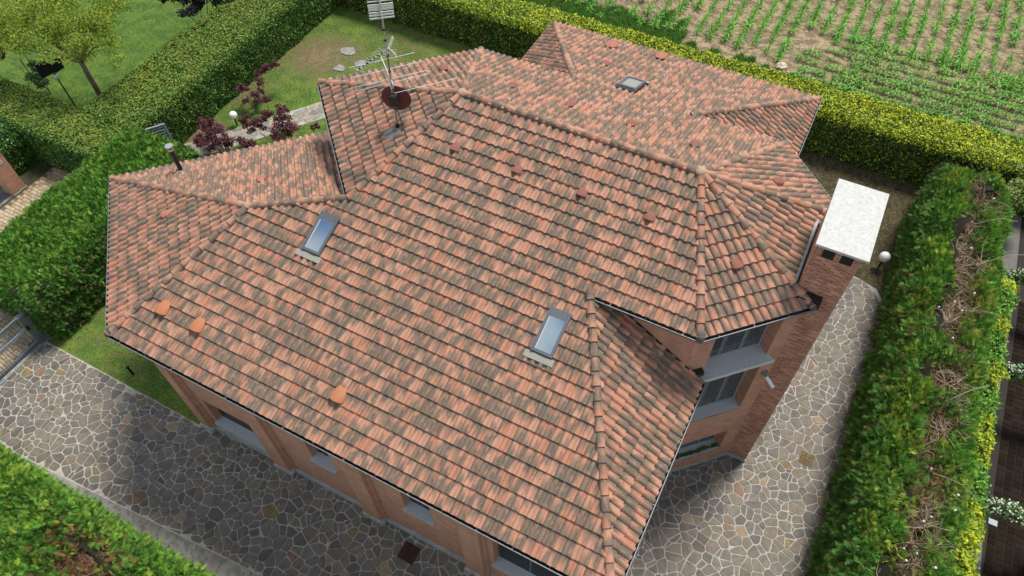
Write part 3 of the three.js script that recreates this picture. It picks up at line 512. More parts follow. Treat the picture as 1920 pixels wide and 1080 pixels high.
// pilasters with a stepped right edge, plinth
for (const [a, b] of [[-6.36, -5.92], [-3.1, -2.45], [0.55, 1.22], [4.35, 5.0], [7.9, 8.4]]) {
  const p = part('pilaster', box(a, b, FY - 0.2, FY + 0.02, 0, HF - 0.15), brickMat, house);
  part('pilaster_step', box(b + 0.001, b + 0.1, FY - 0.085, FY + 0.02, 0, HF - 0.15), brickMat, p);
  part('plinth', box(a - 0.03, b + 0.12, FY - 0.26, FY + 0.0, 0, 0.22), plinthMat, house);
}
for (const [a, b] of [[-5.79, -3.14], [-2.32, 0.51], [1.35, 4.31], [5.13, 7.86]]) part('plinth', box(a, b, FY - 0.09, FY, 0, 0.215), plinthMat, house);
for (const [a, b, c, d] of frontWin) {
  const w = part('window', box(a, b, FY + 0.24, FY + 0.28, c, d), greyMetal, house);
  part('window_pane', box(a + 0.06, (a + b) / 2 - 0.03, FY + 0.225, FY + 0.255, c + 0.06, d - 0.06), glassDark, w); part('window_pane', box((a + b) / 2 + 0.03, b - 0.06, FY + 0.225, FY + 0.255, c + 0.06, d - 0.06), glassDark, w);
  part('window_sill', box(a - 0.04, b + 0.04, FY - 0.11, FY + 0.235, c - 0.05, c + 0.006), granite, w);
}
// bay windows on the splayed wall: grilles of bars, deep granite sills
{
  const bx = (u, o, z) => V(bayA[0] + s2 * u + s2 * o, bayA[1] + s2 * u - s2 * o, z); // o: outwards
  const bbox = (u0, u1, o0, o1, z0, z1) => { const g = new THREE.BoxGeometry(u1 - u0, z1 - z0, o1 - o0); g.translate((u0 + u1) / 2, (z0 + z1) / 2, (o0 + o1) / 2); g.applyMatrix4(new THREE.Matrix4().makeBasis(V(s2, s2, 0), V(0, 0, 1), V(s2, -s2, 0))); const q = V(bayA[0], bayA[1], 0); g.translate(q.x, 0, q.z); return metric(g); };
  bayWin.forEach(([a, b, c, d], k) => {
    const w = part('window', bbox(a - 0.05, b + 0.05, -0.62, -0.58, c, d), std([0.05, 0.055, 0.06], 0.5), house);
    part('window_pane', bbox(a, b, -0.579, -0.56, c, d), glassDark, w);
    part('window_reveal', bbox(a - 0.12, a, -0.62, -0.301, c, d), brickMat, w); part('window_reveal', bbox(b, b + 0.12, -0.62, -0.301, c, d), brickMat, w); part('window_reveal', bbox(a - 0.12, b + 0.12, -0.62, -0.301, d, d + 0.1), brickMat, w);
    part('window_sill', bbox(a - 0.1, b + 0.1, -0.56, k === 2 ? 0.2 : 0.0, c - 0.1, c + 0.005), granite, w);
    if (k === 2) part('sill_edge', bbox(a - 0.12, b + 0.12, 0.2, 0.225, c - 0.13, c + 0.012), paleStone, w);
    const n = 4;
    for (let i = 0; i < n; i++) { const u = a + (b - a) * (i / (n - 1)); part('grille_post', bar(bx(clamp(u, a + 0.03, b - 0.03), -0.36, c), bx(clamp(u, a + 0.03, b - 0.03), -0.36, d), 0.045, 0.045), grilleMat, w); if (i === 1 || i === 2) part('grille_post', bar(bx(u + 0.07, -0.36, c), bx(u + 0.07, -0.36, d), 0.02, 0.02), grilleMat, w); }
    for (const z of [c + 0.06, d - 0.06]) part('grille_rail', bar(bx(a, -0.36, z), bx(b, -0.36, z), 0.03, 0.03), grilleMat, w);
    const bw = (b - a) / 3, bars = Math.round((d - c) / 0.105);
    for (let j = 0; j < 3; j++) for (let i = 1; i < bars; i++) { const z = c + (d - c) * i / bars, tl = j === 0 ? 0.0 : 0.16; if (z + tl < d && z - tl > c) part('grille_bar', bar(bx(a + j * bw + 0.04, -0.36, z - tl), bx(a + (j + 1) * bw - 0.02, -0.36, z + tl), 0.02, 0.02), barMat, w); }
  });
  part('plinth', bbox(-0.1, 2.95, 0.0, 0.06, 0, 0.16), plinthMat, house); part('brick_ledge', bbox(0.0, 2.9, 0.0, 0.03, 0.162, 0.3), brickMat, house);
}
// chimney
{
  const c = part('chimney', box(9.985, 10.97, -1.32, 0.86, 0, HE + 1.73), coarseMat, house);
  part('chimney_cap', prism([[9.93, -1.385], [11.1, -1.385], [11.1, 0.92], [9.93, 0.92]], HE + 1.735, HE + 1.8, 0.006), marble, c);
  for (const x of [10.28, 10.68]) { part('chimney_vent', box(x - 0.13, x + 0.13, -1.334, -1.3, HE + 1.42, HE + 1.66), blackMat, c); }
  const g = new THREE.BoxGeometry(0.22, 0.055, 0.03), r = mulberry(61); let n = 0;
  for (let i = 0; i < 145 && n < 290; i++) for (let j = 0; j < 4; j++) { if (n >= 290) break; if (r() > 0.52) continue; const z = 0.25 + i * 0.0745, x = 10.11 + j * 0.246 + (i % 2) * 0.1 - 0.03; if (x > 10.86 || z > HE + 1.36) continue; const m = part('brick', g, coarseBricks[Math.floor(r() * 3)], c); m.position.copy(V(x, -1.327 - 0.008 * r(), z)); n++; }
  part('plinth', box(10.36, 10.99, -1.38, -1.321, 0, 0.14), plinthMat, house);
}
// roof windows
function skylight(f, x0, x1, y0, y1, up) {
  const paneMat = up > 0 ? new THREE.MeshPhysicalMaterial({ color: new THREE.Color().setRGB(0.52, 0.61, 0.66), metalness: 0.95, roughness: 0.05 }) : new THREE.MeshPhysicalMaterial({ color: new THREE.Color().setRGB(0.36, 0.38, 0.37), roughness: 0.25, clearcoat: 1, clearcoatRoughness: 0.03 });
  const cx = (x0 + x1) / 2, cy = (y0 + y1) / 2, cos = 1 / Math.hypot(1, f.rise), w = x1 - x0, l = (y1 - y0) / cos, k = new THREE.Group();
  const fr = [], bxx = (X0, X1, Z0, Z1, Y0, Y1) => { const g = new THREE.BoxGeometry(X1 - X0, Y1 - Y0, Z1 - Z0); g.translate((X0 + X1) / 2, (Y0 + Y1) / 2, (Z0 + Z1) / 2); return g; };
  const hw = w / 2, hl = l / 2, b = 0.075;
  fr.push(bxx(-hw, -hw + b, -hl, hl, 0, 0.1), bxx(hw - b, hw, -hl, hl, 0, 0.1), bxx(-hw + b, hw - b, hl - b, hl, 0, 0.098), bxx(-hw + b, hw - b, -hl, -hl + b * 1.9, 0, 0.112), bxx(-hw - 0.03, hw + 0.03, -hl - 0.06, -hl - 0.002, 0, 0.07));
  const m = part('skylight', merge(fr), std([0.135, 0.15, 0.165], 0.42, { metalness: 0.45 }), house);
  m.quaternion.setFromRotationMatrix(new THREE.Matrix4().makeBasis(f.ex, f.N, f.ex.clone().cross(f.N))); m.position.copy(V(cx, cy, f.at(cx, cy))).addScaledVector(f.N, 0.055);
  part('skylight_pane', bxx(-hw + b, hw - b, -hl + b * 1.9, hl - b, 0.055, 0.066), paneMat, m);
  part('skylight_bead', merge([bxx(-hw + b, -hw + b + 0.018, -hl + b * 1.9, hl - b, 0.066, 0.08), bxx(-hw + b + 0.02, hw - b, -hl + b * 1.9, -hl + b * 1.9 + 0.02, 0.066, 0.08)]), std([0.6, 0.63, 0.65], 0.5), m);
  const ap = patchOn(f, cx + (up > 0 ? -0.02 : 0.02), up > 0 ? y0 - 0.1 : y1 + 0.1, w + 0.2, 0.17, 0.1, std([0.3, 0.3, 0.255], 0.9), 'skylight_apron', 0, house);
}
skylight(fMain, -2.0, -1.41, -5.36, -4.33, 1); skylight(fMain, 4.86, 5.43, -5.4, -4.36, 1); skylight(fBack, 3.05, 3.68, 4.0, 5.08, -1);
// flue pipe on the left wing
{
  const b = V(-8.45, -3.75, fWb.at(-8.45, -3.75)); const fl = part('flue_pipe', rod(b, b.clone().add(new THREE.Vector3(0, 0.92, 0)), 0.07, 0.07, 14), std([0.03, 0.033, 0.04], 0.35, { metalness: 0.5 }), house);
  const steel = std([0.72, 0.73, 0.74], 0.25, { metalness: 0.9 }); const t = b.clone().add(new THREE.Vector3(0, 0.92, 0));
  part('flue_collar', rod(t.clone().add(new THREE.Vector3(0, -0.02, 0)), t.clone().add(new THREE.Vector3(0, 0.05, 0)), 0.095, 0.095, 16), steel, fl);
  part('flue_cap', rod(t.clone().add(new THREE.Vector3(0, 0.12, 0)), t.clone().add(new THREE.Vector3(0, 0.155, 0)), 0.125, 0.12, 18), steel, fl);
  part('flue_neck', rod(t, t.clone().add(new THREE.Vector3(0, 0.12, 0)), 0.06, 0.06, 12), blackMat, fl);
  patchOn(fWb, -8.4, -3.8, 0.3, 0.34, 0.05, lead, 'flashing', 0, house);
}
// ---------------------------------------------------------------- aerial mast
{
  const foot = V(-1.37, -1.35, fL1.at(-1.37, -1.35)), a = thing('antenna_mast', 'tall steel antenna mast with aerials and a dark red dish on the left roof slope', 'antenna', foot);
  const steel = std([0.5, 0.52, 0.53], 0.35, { metalness: 0.7 }), alu = std([0.66, 0.68, 0.66], 0.4, { metalness: 0.5 }), pale = std([0.62, 0.66, 0.6], 0.6);
  const at = (z) => V(0.0375 * z, 0, z), dir = (deg) => V(Math.sin(deg * Math.PI / 180), Math.cos(deg * Math.PI / 180), 0), add = (p, d, k) => p.clone().addScaledVector(d, k);
  part('mast', rod(at(0), at(4.9), 0.03, 0.024, 10), steel, a);
  part('mast_foot', rod(at(-0.05), at(0.2), 0.07, 0.05, 10), blackMat, a);
  for (const z of [0.75, 1.25, 1.5, 1.95, 2.45, 2.9, 3.2]) part('clamp', rod(at(z - 0.02), at(z + 0.02), 0.042, 0.042, 10), blackMat, a);
  part('mast_sleeve', rod(at(1.42), at(1.95), 0.044, 0.044, 10), pale, a);
  // dish, seen from behind
  const dg = new THREE.SphereGeometry(0.78, 32, 10, 0, Math.PI * 2, 0, 0.56); dg.translate(0, -0.78, 0); dg.scale(1, 0.9, 1.08);
  const dish = part('dish', dg, std([0.085, 0.022, 0.024], 0.5, { side: THREE.DoubleSide }), a); const face = dir(-20).add(new THREE.Vector3(0, 0.08, 0)).normalize();
  dish.quaternion.setFromUnitVectors(new THREE.Vector3(0, 1, 0), face.clone().negate()); dish.position.copy(add(at(0.88), dir(-20), 0.14));
  part('dish_arm', bar(add(at(0.62), dir(-20), 0.1), add(at(0.62), dir(-20), 0.5), 0.025, 0.025), greyMetal, a);
  part('dish_feed', rod(add(at(0.62), dir(-20), 0.48), add(at(0.78), dir(-20), 0.46), 0.035, 0.035, 10), pale, a);
  part('dish_bracket', box(-0.05, 0.12, -0.06, 0.14, 0.85, 1.15), darkMetal, a);
  // long element aerial
  const e = dir(42), bm = dir(-48);
  part('boom', bar(add(at(1.72), bm, -0.25), add(at(1.72), bm, 1.0), 0.025, 0.025), alu, a);
  for (const [b, l, z] of [[-0.16, 1.0, 1.72], [0.0, 0.98, 1.72], [0.42, 0.95, 1.72], [0.86, 0.9, 1.72]]) { const c = add(at(z), bm, b); part('aerial_rod', rod(add(c, e, -l), add(c, e, l), 0.0075, 0.0075, 6), alu, a); }
  part('aerial_rod', rod(add(at(1.24), e, 0.05), add(at(1.24), e, 1.75), 0.0075, 0.0075, 6), alu, a);
  // short aerial with striped boom
  const ub = dir(190), ue = dir(100), up = V(0, 0, 1);
  const u0 = add(at(2.62), ub, -0.12); part('striped_boom', bar(u0, add(at(2.62), ub, 1.05), 0.028, 0.028), alu, a);
  for (let i = 0; i < 7; i++) part('boom_stripe', bar(add(at(2.62), ub, 0.16 + i * 0.13), add(at(2.62), ub, 0.215 + i * 0.13), 0.032, 0.032), blackMat, a);
  for (let i = 0; i < 11; i++) { const c = add(at(2.62), ub, 0.08 + i * 0.095), l = 0.2 - i * 0.008; part('aerial_rod', rod(add(c, ue, -l), add(c, ue, l), 0.006, 0.006, 5), alu, a); }
  for (const s of [-1, 1]) part('reflector', bar(add(add(at(2.62), ub, -0.1), up, 0.02 * s), add(add(add(at(2.62), ub, -0.22), ue, 0.06), up, 0.26 * s), 0.13, 0.012), pale, a);
  for (let i = 0; i < 5; i++) { const c = add(at(2.3 + i * 0.075), e, 0.08); part('aerial_rod', rod(add(c, dir(70), -0.18), add(c, dir(70), 0.18), 0.006, 0.006, 5), alu, a); }
  // upper grid aerial
  const pe = dir(52); for (const [z, h] of [[3.55, 0.035], [3.63, 0.035], [3.7, 0.035], [3.78, 0.04], [3.84, 0.04], [3.9, 0.05], [4.0, 0.022], [4.07, 0.022], [4.15, 0.022], [4.25, 0.022]]) { const c = add(at(z), dir(-38), -0.05); part('aerial_plate', bar(add(c, pe, -0.3), add(c, pe, 0.3), 0.02, h), pale, a); }
  part('upper_boom', bar(add(at(3.75), dir(-38), -0.06), add(at(4.6), dir(-38), -0.06), 0.03, 0.03), alu, a);
  part('cable', tube([at(0.1).add(V(0.04, -0.03, 0)), at(1.0).add(V(0.045, -0.04, 0)), at(2.4).add(V(0.03, -0.04, 0))], 0.008, 5), blackMat, a);
  patchOn(fL1, -1.42, -1.52, 0.52, 0.5, 0.055, lead, 'flashing', 0, roof);
}

// ---------------------------------------------------------------- small things around the house
{
  const globe = std([0.82, 0.84, 0.85], 0.3);
  for (const [p, r, lab] of [[V(13.34, 9.3, 0), 0.215, 'white globe lamp on a short post on bare soil beside the tall conifer hedge'], [V(-15.86, 4.29, 0), 0.19, 'white globe lamp on a short post between garden path and laurel hedge']]) {
    const g = thing('globe_lamp', lab, 'garden lamp', p); part('post', rod(V(0, 0, 0), V(0, 0, 0.45), 0.04, 0.04, 10), darkMetal, g); part('collar', rod(V(0, 0, 0.41), V(0, 0, 0.47), 0.075, 0.085, 14), darkMetal, g);
    const s = new THREE.SphereGeometry(r, 24, 16); s.translate(0, 0.44 + r, 0); part('globe', s, globe, g);
  }
  const b = thing('bollard_lamp', 'small black bollard lamp in the grass beside the crazy paving near the left corner', 'garden lamp', V(-10.12, -8.33, 0));
  part('post', rod(V(0, 0, 0), V(0, 0, 0.5), 0.045, 0.045, 12), blackMat, b); part('cap', rod(V(0, 0, 0.5), V(0, 0, 0.56), 0.065, 0.06, 12), blackMat, b);
  const c = thing('security_camera', 'small white security camera on the brick pier beside the bay windows', 'security camera', V(10.2, -1.49, 5.62));
  const o = V(s2, -s2, 0); part('mount', rod(V(0, 0, 0), o.clone().multiplyScalar(0.07), 0.1, 0.085, 16), greyMetal, c);
  part('arm', rod(o.clone().multiplyScalar(0.06), o.clone().multiplyScalar(0.22).add(V(0, 0, -0.05)), 0.022, 0.022, 8), greyMetal, c);
  const q = o.clone().multiplyScalar(0.22).add(V(0, 0, -0.06)); part('body', rod(q.clone().add(V(-0.06, 0.03, 0.05)), q.clone().add(V(0.22, -0.12, -0.09)), 0.055, 0.055, 14), std([0.8, 0.81, 0.82], 0.35), c);
  const drainMat = (c0) => std(0xffffff, 0.85, { map: colourMap(64, 64, (u, v) => { const f = tfbm(u, v, 6, 140, 3), m = 1 + 0.6 * f; return c0.map((x) => x * m); }) });
  for (const [p, w, col, lab] of [[V(12.82, -0.3, 0), 0.4, [0.13, 0.09, 0.045], 'square brown inspection cover in the sunlit paving right of the bay'], [V(2.5, -9.15, 0), 0.5, [0.045, 0.016, 0.012], 'square dark red inspection cover in shaded paving near the front wall']]) {
    const d = thing('drain_cover', lab, 'drain cover', p); part('frame', box(-w / 2 - 0.03, w / 2 + 0.03, -w / 2 - 0.03, w / 2 + 0.03, 0, 0.042), drainMat(col.map((x) => x * 1.4)), d); const l = part('lid', box(-w / 2, w / 2, -w / 2, w / 2, 0.01, 0.05), drainMat(col), d);
    for (let i = 0; i < 3; i++) for (let j = 0; j < 3; j++) part('stud', box(-w / 3 + i * w / 3 - 0.025, -w / 3 + i * w / 3 + 0.025, -w / 3 + j * w / 3 - 0.025, -w / 3 + j * w / 3 + 0.025, 0.048, 0.056), drainMat(col.map((x) => x * 1.8)), l);
  }
  const slab = std(0xffffff, 0.85, { map: stoneMaps[1], color: new THREE.Color().setRGB(0.34, 0.34, 0.32) });
  for (const [x, y, k, lab] of [[-14.45, 11.55, 0.52, 'largest pale stepping stone, farthest from the house roof'], [-13.2, 11.0, 0.42, 'middle pale stepping stone nearest the antenna mast'], [-14.0, 10.15, 0.38, 'smallest pale stepping stone nearest the garden path']]) {
    const p = []; for (let i = 0; i < 9; i++) { const a = i / 9 * Math.PI * 2, r = k * (0.8 + 0.35 * n2(x * 3 + Math.cos(a) * 1.3, y + Math.sin(a) * 1.3)); p.push([Math.cos(a) * r * 1.1, Math.sin(a) * r * 0.85]); }
    const g = prism(p, 0, 0.05, 0.01), m = part(numbered('stepping_stone'), g, slab, scene); m.position.copy(V(x, y, 0)); tag(m, lab, 'stepping stone');
  }
  const bg = new THREE.IcosahedronGeometry(0.24, 3), ba = bg.attributes.position; for (let i = 0; i < ba.count; i++) { const k = 1 + 0.22 * n3(ba.getX(i) * 5, ba.getY(i) * 5, ba.getZ(i) * 5); ba.setXYZ(i, ba.getX(i) * k * 1.25, ba.getY(i) * k * 0.75, ba.getZ(i) * k); } bg.computeVertexNormals();
  const bo = part(numbered('boulder'), bg, std(0xffffff, 0.9, { map: stoneMaps[0], color: new THREE.Color().setRGB(0.75, 0.66, 0.52) }), scene); bo.position.copy(V(6.37, 20.36, 0.1)); tag(bo, 'single pale boulder at the edge of the maize field behind the back hedge', 'boulder');
  const pl = part(numbered('metal_plate'), box(-0.13, 0.13, -0.1, 0.1, 0, 0.05), std([0.3, 0.36, 0.4], 0.5), scene); pl.position.copy(V(18.62, 0.25, 0.012)); tag(pl, 'small pale grey plate lying on the dark brick path at the right', 'plate');
}
// ---------------------------------------------------------------- gates, pillar, board on a pole
{
  const g = thing('driveway_gate', 'grey steel driveway gate with thin upright bars beside the crazy paving', 'gate', V(-14.36, -8.62, 0));
  const bm = std([0.17, 0.2, 0.22], 0.5, { metalness: 0.3 }), lite = std([0.3, 0.35, 0.38], 0.45, { metalness: 0.3 });
  part('post', box(-0.13, 0.13, -0.06, 0.2, 0, 1.78), bm, g); part('post_plate', box(-0.1, 0.1, -0.34, -0.06, 0, 1.66), bm, g); part('lock', box(0.1, 0.16, -0.34, -0.24, 0.95, 1.15), blackMat, g);
  part('warning_lamp', box(-0.05, 0.05, 0.02, 0.16, 1.782, 1.86), std([0.75, 0.76, 0.76], 0.4), g); part('lamp_arm', bar(V(0.1, 0.12, 1.8), V(0.16, 0.12, 1.35), 0.03, 0.03), std([0.7, 0.71, 0.72], 0.4), g);
  const y1 = -7.2; part('top_rail', box(-0.035, 0.035, y1, -0.341, 1.58, 1.66), bm, g); for (const z of [0.9, 1.0]) part('middle_rail', box(-0.03, 0.03, y1, -0.341, z, z + 0.045), lite, g); part('bottom_rail', box(-0.04, 0.04, y1, -0.341, 0.06, 0.2), bm, g);
  for (let y = -0.45; y > y1; y -= 0.115) part('upright_bar', box(-0.011, 0.011, y - 0.011, y + 0.011, 0.2, 1.58), lite, g);
  for (let y = -0.42; y > y1; y -= 0.115) part('bar_foot', box(0.041, 0.055, y - 0.025, y + 0.025, 0.14, 0.24), lite, g);
  part('ground_track', box(0.12, 0.2, y1, 0.1, 0.0, 0.034), lite, g);

  const h = thing('garden_gate', 'narrow grey louvred garden gate between laurel hedge and conifer hedge', 'gate', V(-16.65, 1.3, 0)), a = 215 * Math.PI / 180, dd = [Math.sin(a), Math.cos(a)], P = (s, z, o = 0) => V(dd[0] * s + dd[1] * o, dd[1] * s - dd[0] * o, z), gm = std([0.3, 0.33, 0.36], 0.5, { metalness: 0.3 });
  part('stile', bar(P(0.03, 0), P(0.03, 2.02), 0.08, 0.08), gm, h); part('stile', bar(P(0.86, 0), P(0.86, 2.02), 0.08, 0.08), gm, h); part('top_rail', bar(P(-0.01, 2.06), P(0.9, 2.06), 0.085, 0.07), gm, h); part('bottom_rail', bar(P(0.07, 0.12), P(0.82, 0.12), 0.06, 0.08), gm, h);
  for (let z = 0.28; z < 1.98; z += 0.15) part('slat', bar(P(0.075, z), P(0.815, z), 0.05, 0.035), lite, h);

  const b = thing('brick_pillar', 'brick gate pillar with a white number plate in front of the cross hedge', 'pillar', V(-21.95, -3.62, 0));
  part('shaft', box(-0.36, 0.36, -0.33, 0.3, 0.12, 2.2), brickMat, b); part('footing', box(-0.4, 0.4, -0.37, 0.34, 0, 0.12), concrete, b); part('coping', box(-0.4, 0.4, -0.37, 0.34, 2.2, 2.27), concrete, b);
  const np = part('number_plate', box(0.361, 0.372, -0.08, 0.12, 1.7, 1.92), std([0.75, 0.76, 0.76], 0.4), b); part('number', box(0.3725, 0.376, -0.01, 0.05, 1.76, 1.86), std([0.1, 0.11, 0.13], 0.6), np);
  part('fence_wall', box(-3.2, -0.362, -0.1, 0.1, 0, 0.75), brickMat, b);

  const w = thing('board_on_pole', 'black broken board on a leaning dark pole with a white globe lamp', 'board', V(-23.94, 1.65, 0)), an = 14 * Math.PI / 180, ax = V(Math.sin(an), Math.cos(an), 0), sh = new THREE.Shape();
  [[-0.56, 0], [0.52, 0], [0.56, 0.5], [0.47, 0.68], [0.42, 0.55], [0.3, 0.6], [0.33, 0.44], [0.12, 0.36], [0.06, 0.47], [-0.06, 0.6], [-0.1, 0.72], [-0.56, 0.7]].forEach(([x, y], i) => (i ? sh.lineTo(x, y) : sh.moveTo(x, y)));
  const bg = new THREE.ExtrudeGeometry(sh, { depth: 0.03, bevelEnabled: true, bevelSize: 0.008, bevelThickness: 0.008, bevelSegments: 1 }); bg.applyMatrix4(new THREE.Matrix4().makeBasis(ax, V(0, 0, 1), ax.clone().cross(V(0, 0, 1)))); bg.translate(0, 2.12, 0);
  part('pole', rod(V(0.03, 0.03, 0), V(0, 0, 2.35), 0.035, 0.03, 10), blackMat, w); part('board', bg, std([0.006, 0.006, 0.009], 0.6), w); part('brace', bar(V(0, 0, 2.05), V(0, 0, 2.12).addScaledVector(ax, 0.42), 0.03, 0.03), blackMat, w); const sg = new THREE.SphereGeometry(0.11, 16, 12); sg.translate(0.14, 1.98, 0.1); part('lamp_globe', sg, std([0.55, 0.57, 0.56], 0.3), w); part('lamp_arm', bar(V(0, 0, 2.0), V(0.14, -0.1, 2.02), 0.02, 0.02), blackMat, w);
}

// ---------------------------------------------------------------- vegetation
const leafGeo = rawGeo([0, 0, 0, 0.3, 0.06, 0.42, 0, -0.02, 1, -0.3, 0.06, 0.42], null, [0, 0, 1, 0.5, 0, 1, 0, 0.5], [0, 2, 1, 0, 3, 2]);
function blades(list) { const P = []; for (const [ang, tilt, len, wid, y0 = 0] of list) { const d = new THREE.Vector3(Math.sin(ang) * Math.cos(tilt), Math.sin(tilt), Math.cos(ang) * Math.cos(tilt)), s = new THREE.Vector3(Math.cos(ang), 0, -Math.sin(ang)), o = new THREE.Vector3(0, 0, y0); const a = o.clone().addScaledVector(s, -wid), b = o.clone().addScaledVector(s, wid), c = o.clone().addScaledVector(d, len); P.push(a.x, a.y, a.z, b.x, b.y, b.z, c.x, c.y, c.z); } return rawGeo(P); }
const sprigGeo = blades([[0, 0.1, 1, 0.085], [0.75, 0.15, 0.5, 0.075, 0.15], [-0.75, 0.1, 0.5, 0.075, 0.15], [0.65, 0.0, 0.45, 0.07, 0.4], [-0.65, 0.12, 0.45, 0.07, 0.4], [0.5, 0.2, 0.33, 0.06, 0.64], [-0.5, 0.0, 0.33, 0.06, 0.64]]);
const tuftGeo = blades([[0, 1.1, 1, 0.1], [1.3, 0.9, 0.8, 0.1], [2.6, 1.15, 0.9, 0.1], [3.9, 0.85, 0.85, 0.1], [5.2, 1.0, 0.7, 0.1]]);
const leafMat = (rough, tr = 0.25) => new THREE.MeshPhysicalMaterial({ color: 0xffffff, roughness: rough, transmission: tr, thickness: 0, side: THREE.DoubleSide, ior: 1.3 });
const matGloss = leafMat(0.5, 0.08), matSoft = leafMat(0.8, 0.14), matDull = leafMat(0.95, 0.15);
class Leaves { // collects instances, builds one InstancedMesh
  constructor() { this.m = []; this.c = []; }
  add(p, n, size, col, spin = rnd() * 6.283, wide = 1) {
    const z = Math.abs(n.y) > 0.92 ? new THREE.Vector3(1, 0, 0) : new THREE.Vector3(0, 1, 0), x = z.cross(n).normalize(), y = n, w = x.clone().cross(y);
    const c = Math.cos(spin), s = Math.sin(spin), X = x.clone().multiplyScalar(c).addScaledVector(w, s), Z = x.clone().cross(y).multiplyScalar(c).addScaledVector(x, -s);
    this.m.push(X.x * size * wide, X.y * size * wide, X.z * size * wide, 0, y.x * size, y.y * size, y.z * size, 0, Z.x * size, Z.y * size, Z.z * size, 0, p.x, p.y, p.z, 1);
    this.c.push(...col);
  }
  build(name, geo, mat, parent) {
    const n = this.m.length / 16, im = new THREE.InstancedMesh(geo, mat, n); im.name = name; im.instanceMatrix = new THREE.InstancedBufferAttribute(new Float32Array(this.m), 16); im.instanceColor = new THREE.InstancedBufferAttribute(new Float32Array(this.c), 3);
    im.castShadow = im.receiveShadow = true; im.userData.kind = 'stuff'; parent.add(im); return im;
  }
}
const vary = (c, k = 0.25) => { const m = 1.15 + k * (rnd() * 2 - 1), h = 0.12 * (rnd() * 2 - 1); return [c[0] * m * (1 + h), c[1] * m, c[2] * m * (1 - h)]; };
const rdir = () => { const u = rr(-1, 1), a = rr(0, 6.2832), s = Math.sqrt(1 - u * u); return new THREE.Vector3(s * Math.cos(a), u, s * Math.sin(a)); };
function hedge(name, label, cat, B, o) {
  const [x0, x1, y0, y1, h] = B, g = thing(name, label, cat, V((x0 + x1) / 2, (y0 + y1) / 2, 0)), cx = (x0 + x1) / 2, cy = (y0 + y1) / 2, r = o.round ?? 0.35, amp = o.amp ?? 0.12;
  const shape = (p, n, out) => { // p in plan metres (X, Y, Z), moved to the rounded, uneven surface
    let [x, y, z] = p; const H = o.top ? o.top(x, y) : h; z = z / h * H;
    const ex = Math.min(x - x0, x1 - x), ey = Math.min(y - y0, y1 - y), e = Math.min(ex, ey), drop = (d) => (d < r ? r - Math.sqrt(Math.max(0, r * r - (r - d) ** 2)) : 0);
    if (n[2] > 0.5) z -= drop(e); else { const k = drop(H - z); x -= n[0] * k; y -= n[1] * k; if (o.batter) { x -= n[0] * o.batter * z; y -= n[1] * o.batter * z; } }
    const d = amp * (0.8 * n3(x * 0.9 + cx, y * 0.9, z * 0.9) + 0.6 * n3(x * 2.6, y * 2.6 + cy, z * 2.6) + 0.35 * n3(x * 6, y * 6, z * 6)) + out;
    return V(x + n[0] * d, y + n[1] * d, Math.max(0.03, z + n[2] * d));
  };
  const faces = [[[0, 0, 1], (x1 - x0) * (y1 - y0)], [[0, -1, 0], (x1 - x0) * h], [[0, 1, 0], (x1 - x0) * h * (o.back ?? 0.4)], [[1, 0, 0], (y1 - y0) * h], [[-1, 0, 0], (y1 - y0) * h]], tot = faces.reduce((s, f) => s + f[1], 0);
  // dark solid core, added inside the leaves to block light
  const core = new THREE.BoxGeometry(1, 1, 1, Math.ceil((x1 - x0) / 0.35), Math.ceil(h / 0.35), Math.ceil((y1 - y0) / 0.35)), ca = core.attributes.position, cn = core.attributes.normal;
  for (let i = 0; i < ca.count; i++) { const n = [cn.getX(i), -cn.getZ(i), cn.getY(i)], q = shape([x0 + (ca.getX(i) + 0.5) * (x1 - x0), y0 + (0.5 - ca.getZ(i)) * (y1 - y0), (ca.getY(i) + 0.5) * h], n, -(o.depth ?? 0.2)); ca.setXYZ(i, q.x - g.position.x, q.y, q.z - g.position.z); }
  core.computeVertexNormals(); part('light_block_core', core, std(o.core ?? [0.012, 0.016, 0.006], 1), g);
  const lv = new Leaves(), N = Math.round(tot * o.density);
  for (let i = 0; i < N; i++) {
    let t = rnd() * tot, f = faces[0]; for (const q of faces) { if (t < q[1]) { f = q; break; } t -= q[1]; }
    const n = f[0], p = [n[0] ? (n[0] > 0 ? x1 : x0) : rr(x0, x1), n[1] ? (n[1] > 0 ? y1 : y0) : rr(y0, y1), n[2] ? h : rr(0, h)];
    const dp = -Math.pow(rnd(), 1.6) * (o.depth ?? 0.2) + rr(0, o.shag ?? 0.05);
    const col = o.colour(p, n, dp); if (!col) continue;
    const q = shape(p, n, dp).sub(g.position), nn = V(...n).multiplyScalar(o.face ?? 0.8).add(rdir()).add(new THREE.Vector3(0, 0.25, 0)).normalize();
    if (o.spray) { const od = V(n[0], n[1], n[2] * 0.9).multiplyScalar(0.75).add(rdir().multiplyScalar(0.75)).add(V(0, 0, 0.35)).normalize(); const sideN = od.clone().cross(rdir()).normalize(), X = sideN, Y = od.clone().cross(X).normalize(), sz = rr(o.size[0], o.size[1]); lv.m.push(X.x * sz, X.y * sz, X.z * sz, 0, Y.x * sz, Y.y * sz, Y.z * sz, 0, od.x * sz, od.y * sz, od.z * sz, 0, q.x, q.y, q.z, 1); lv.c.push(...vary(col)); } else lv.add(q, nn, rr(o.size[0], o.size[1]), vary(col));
  }
  lv.build('foliage', o.spray ? sprigGeo : leafGeo, o.mat ?? matGloss, g);
  g.userData.shape = undefined; delete g.userData.shape;
  return { g, shape };
}
const pick = (list) => { let t = rnd(); for (const [c, w] of list) { if (t < w) return c; t -= w; } return list[0][0]; };
const LAUREL = [[[0.06, 0.145, 0.03], 0.42], [[0.095, 0.21, 0.04], 0.33], [[0.035, 0.08, 0.02], 0.15], [[0.19, 0.34, 0.08], 0.1]];
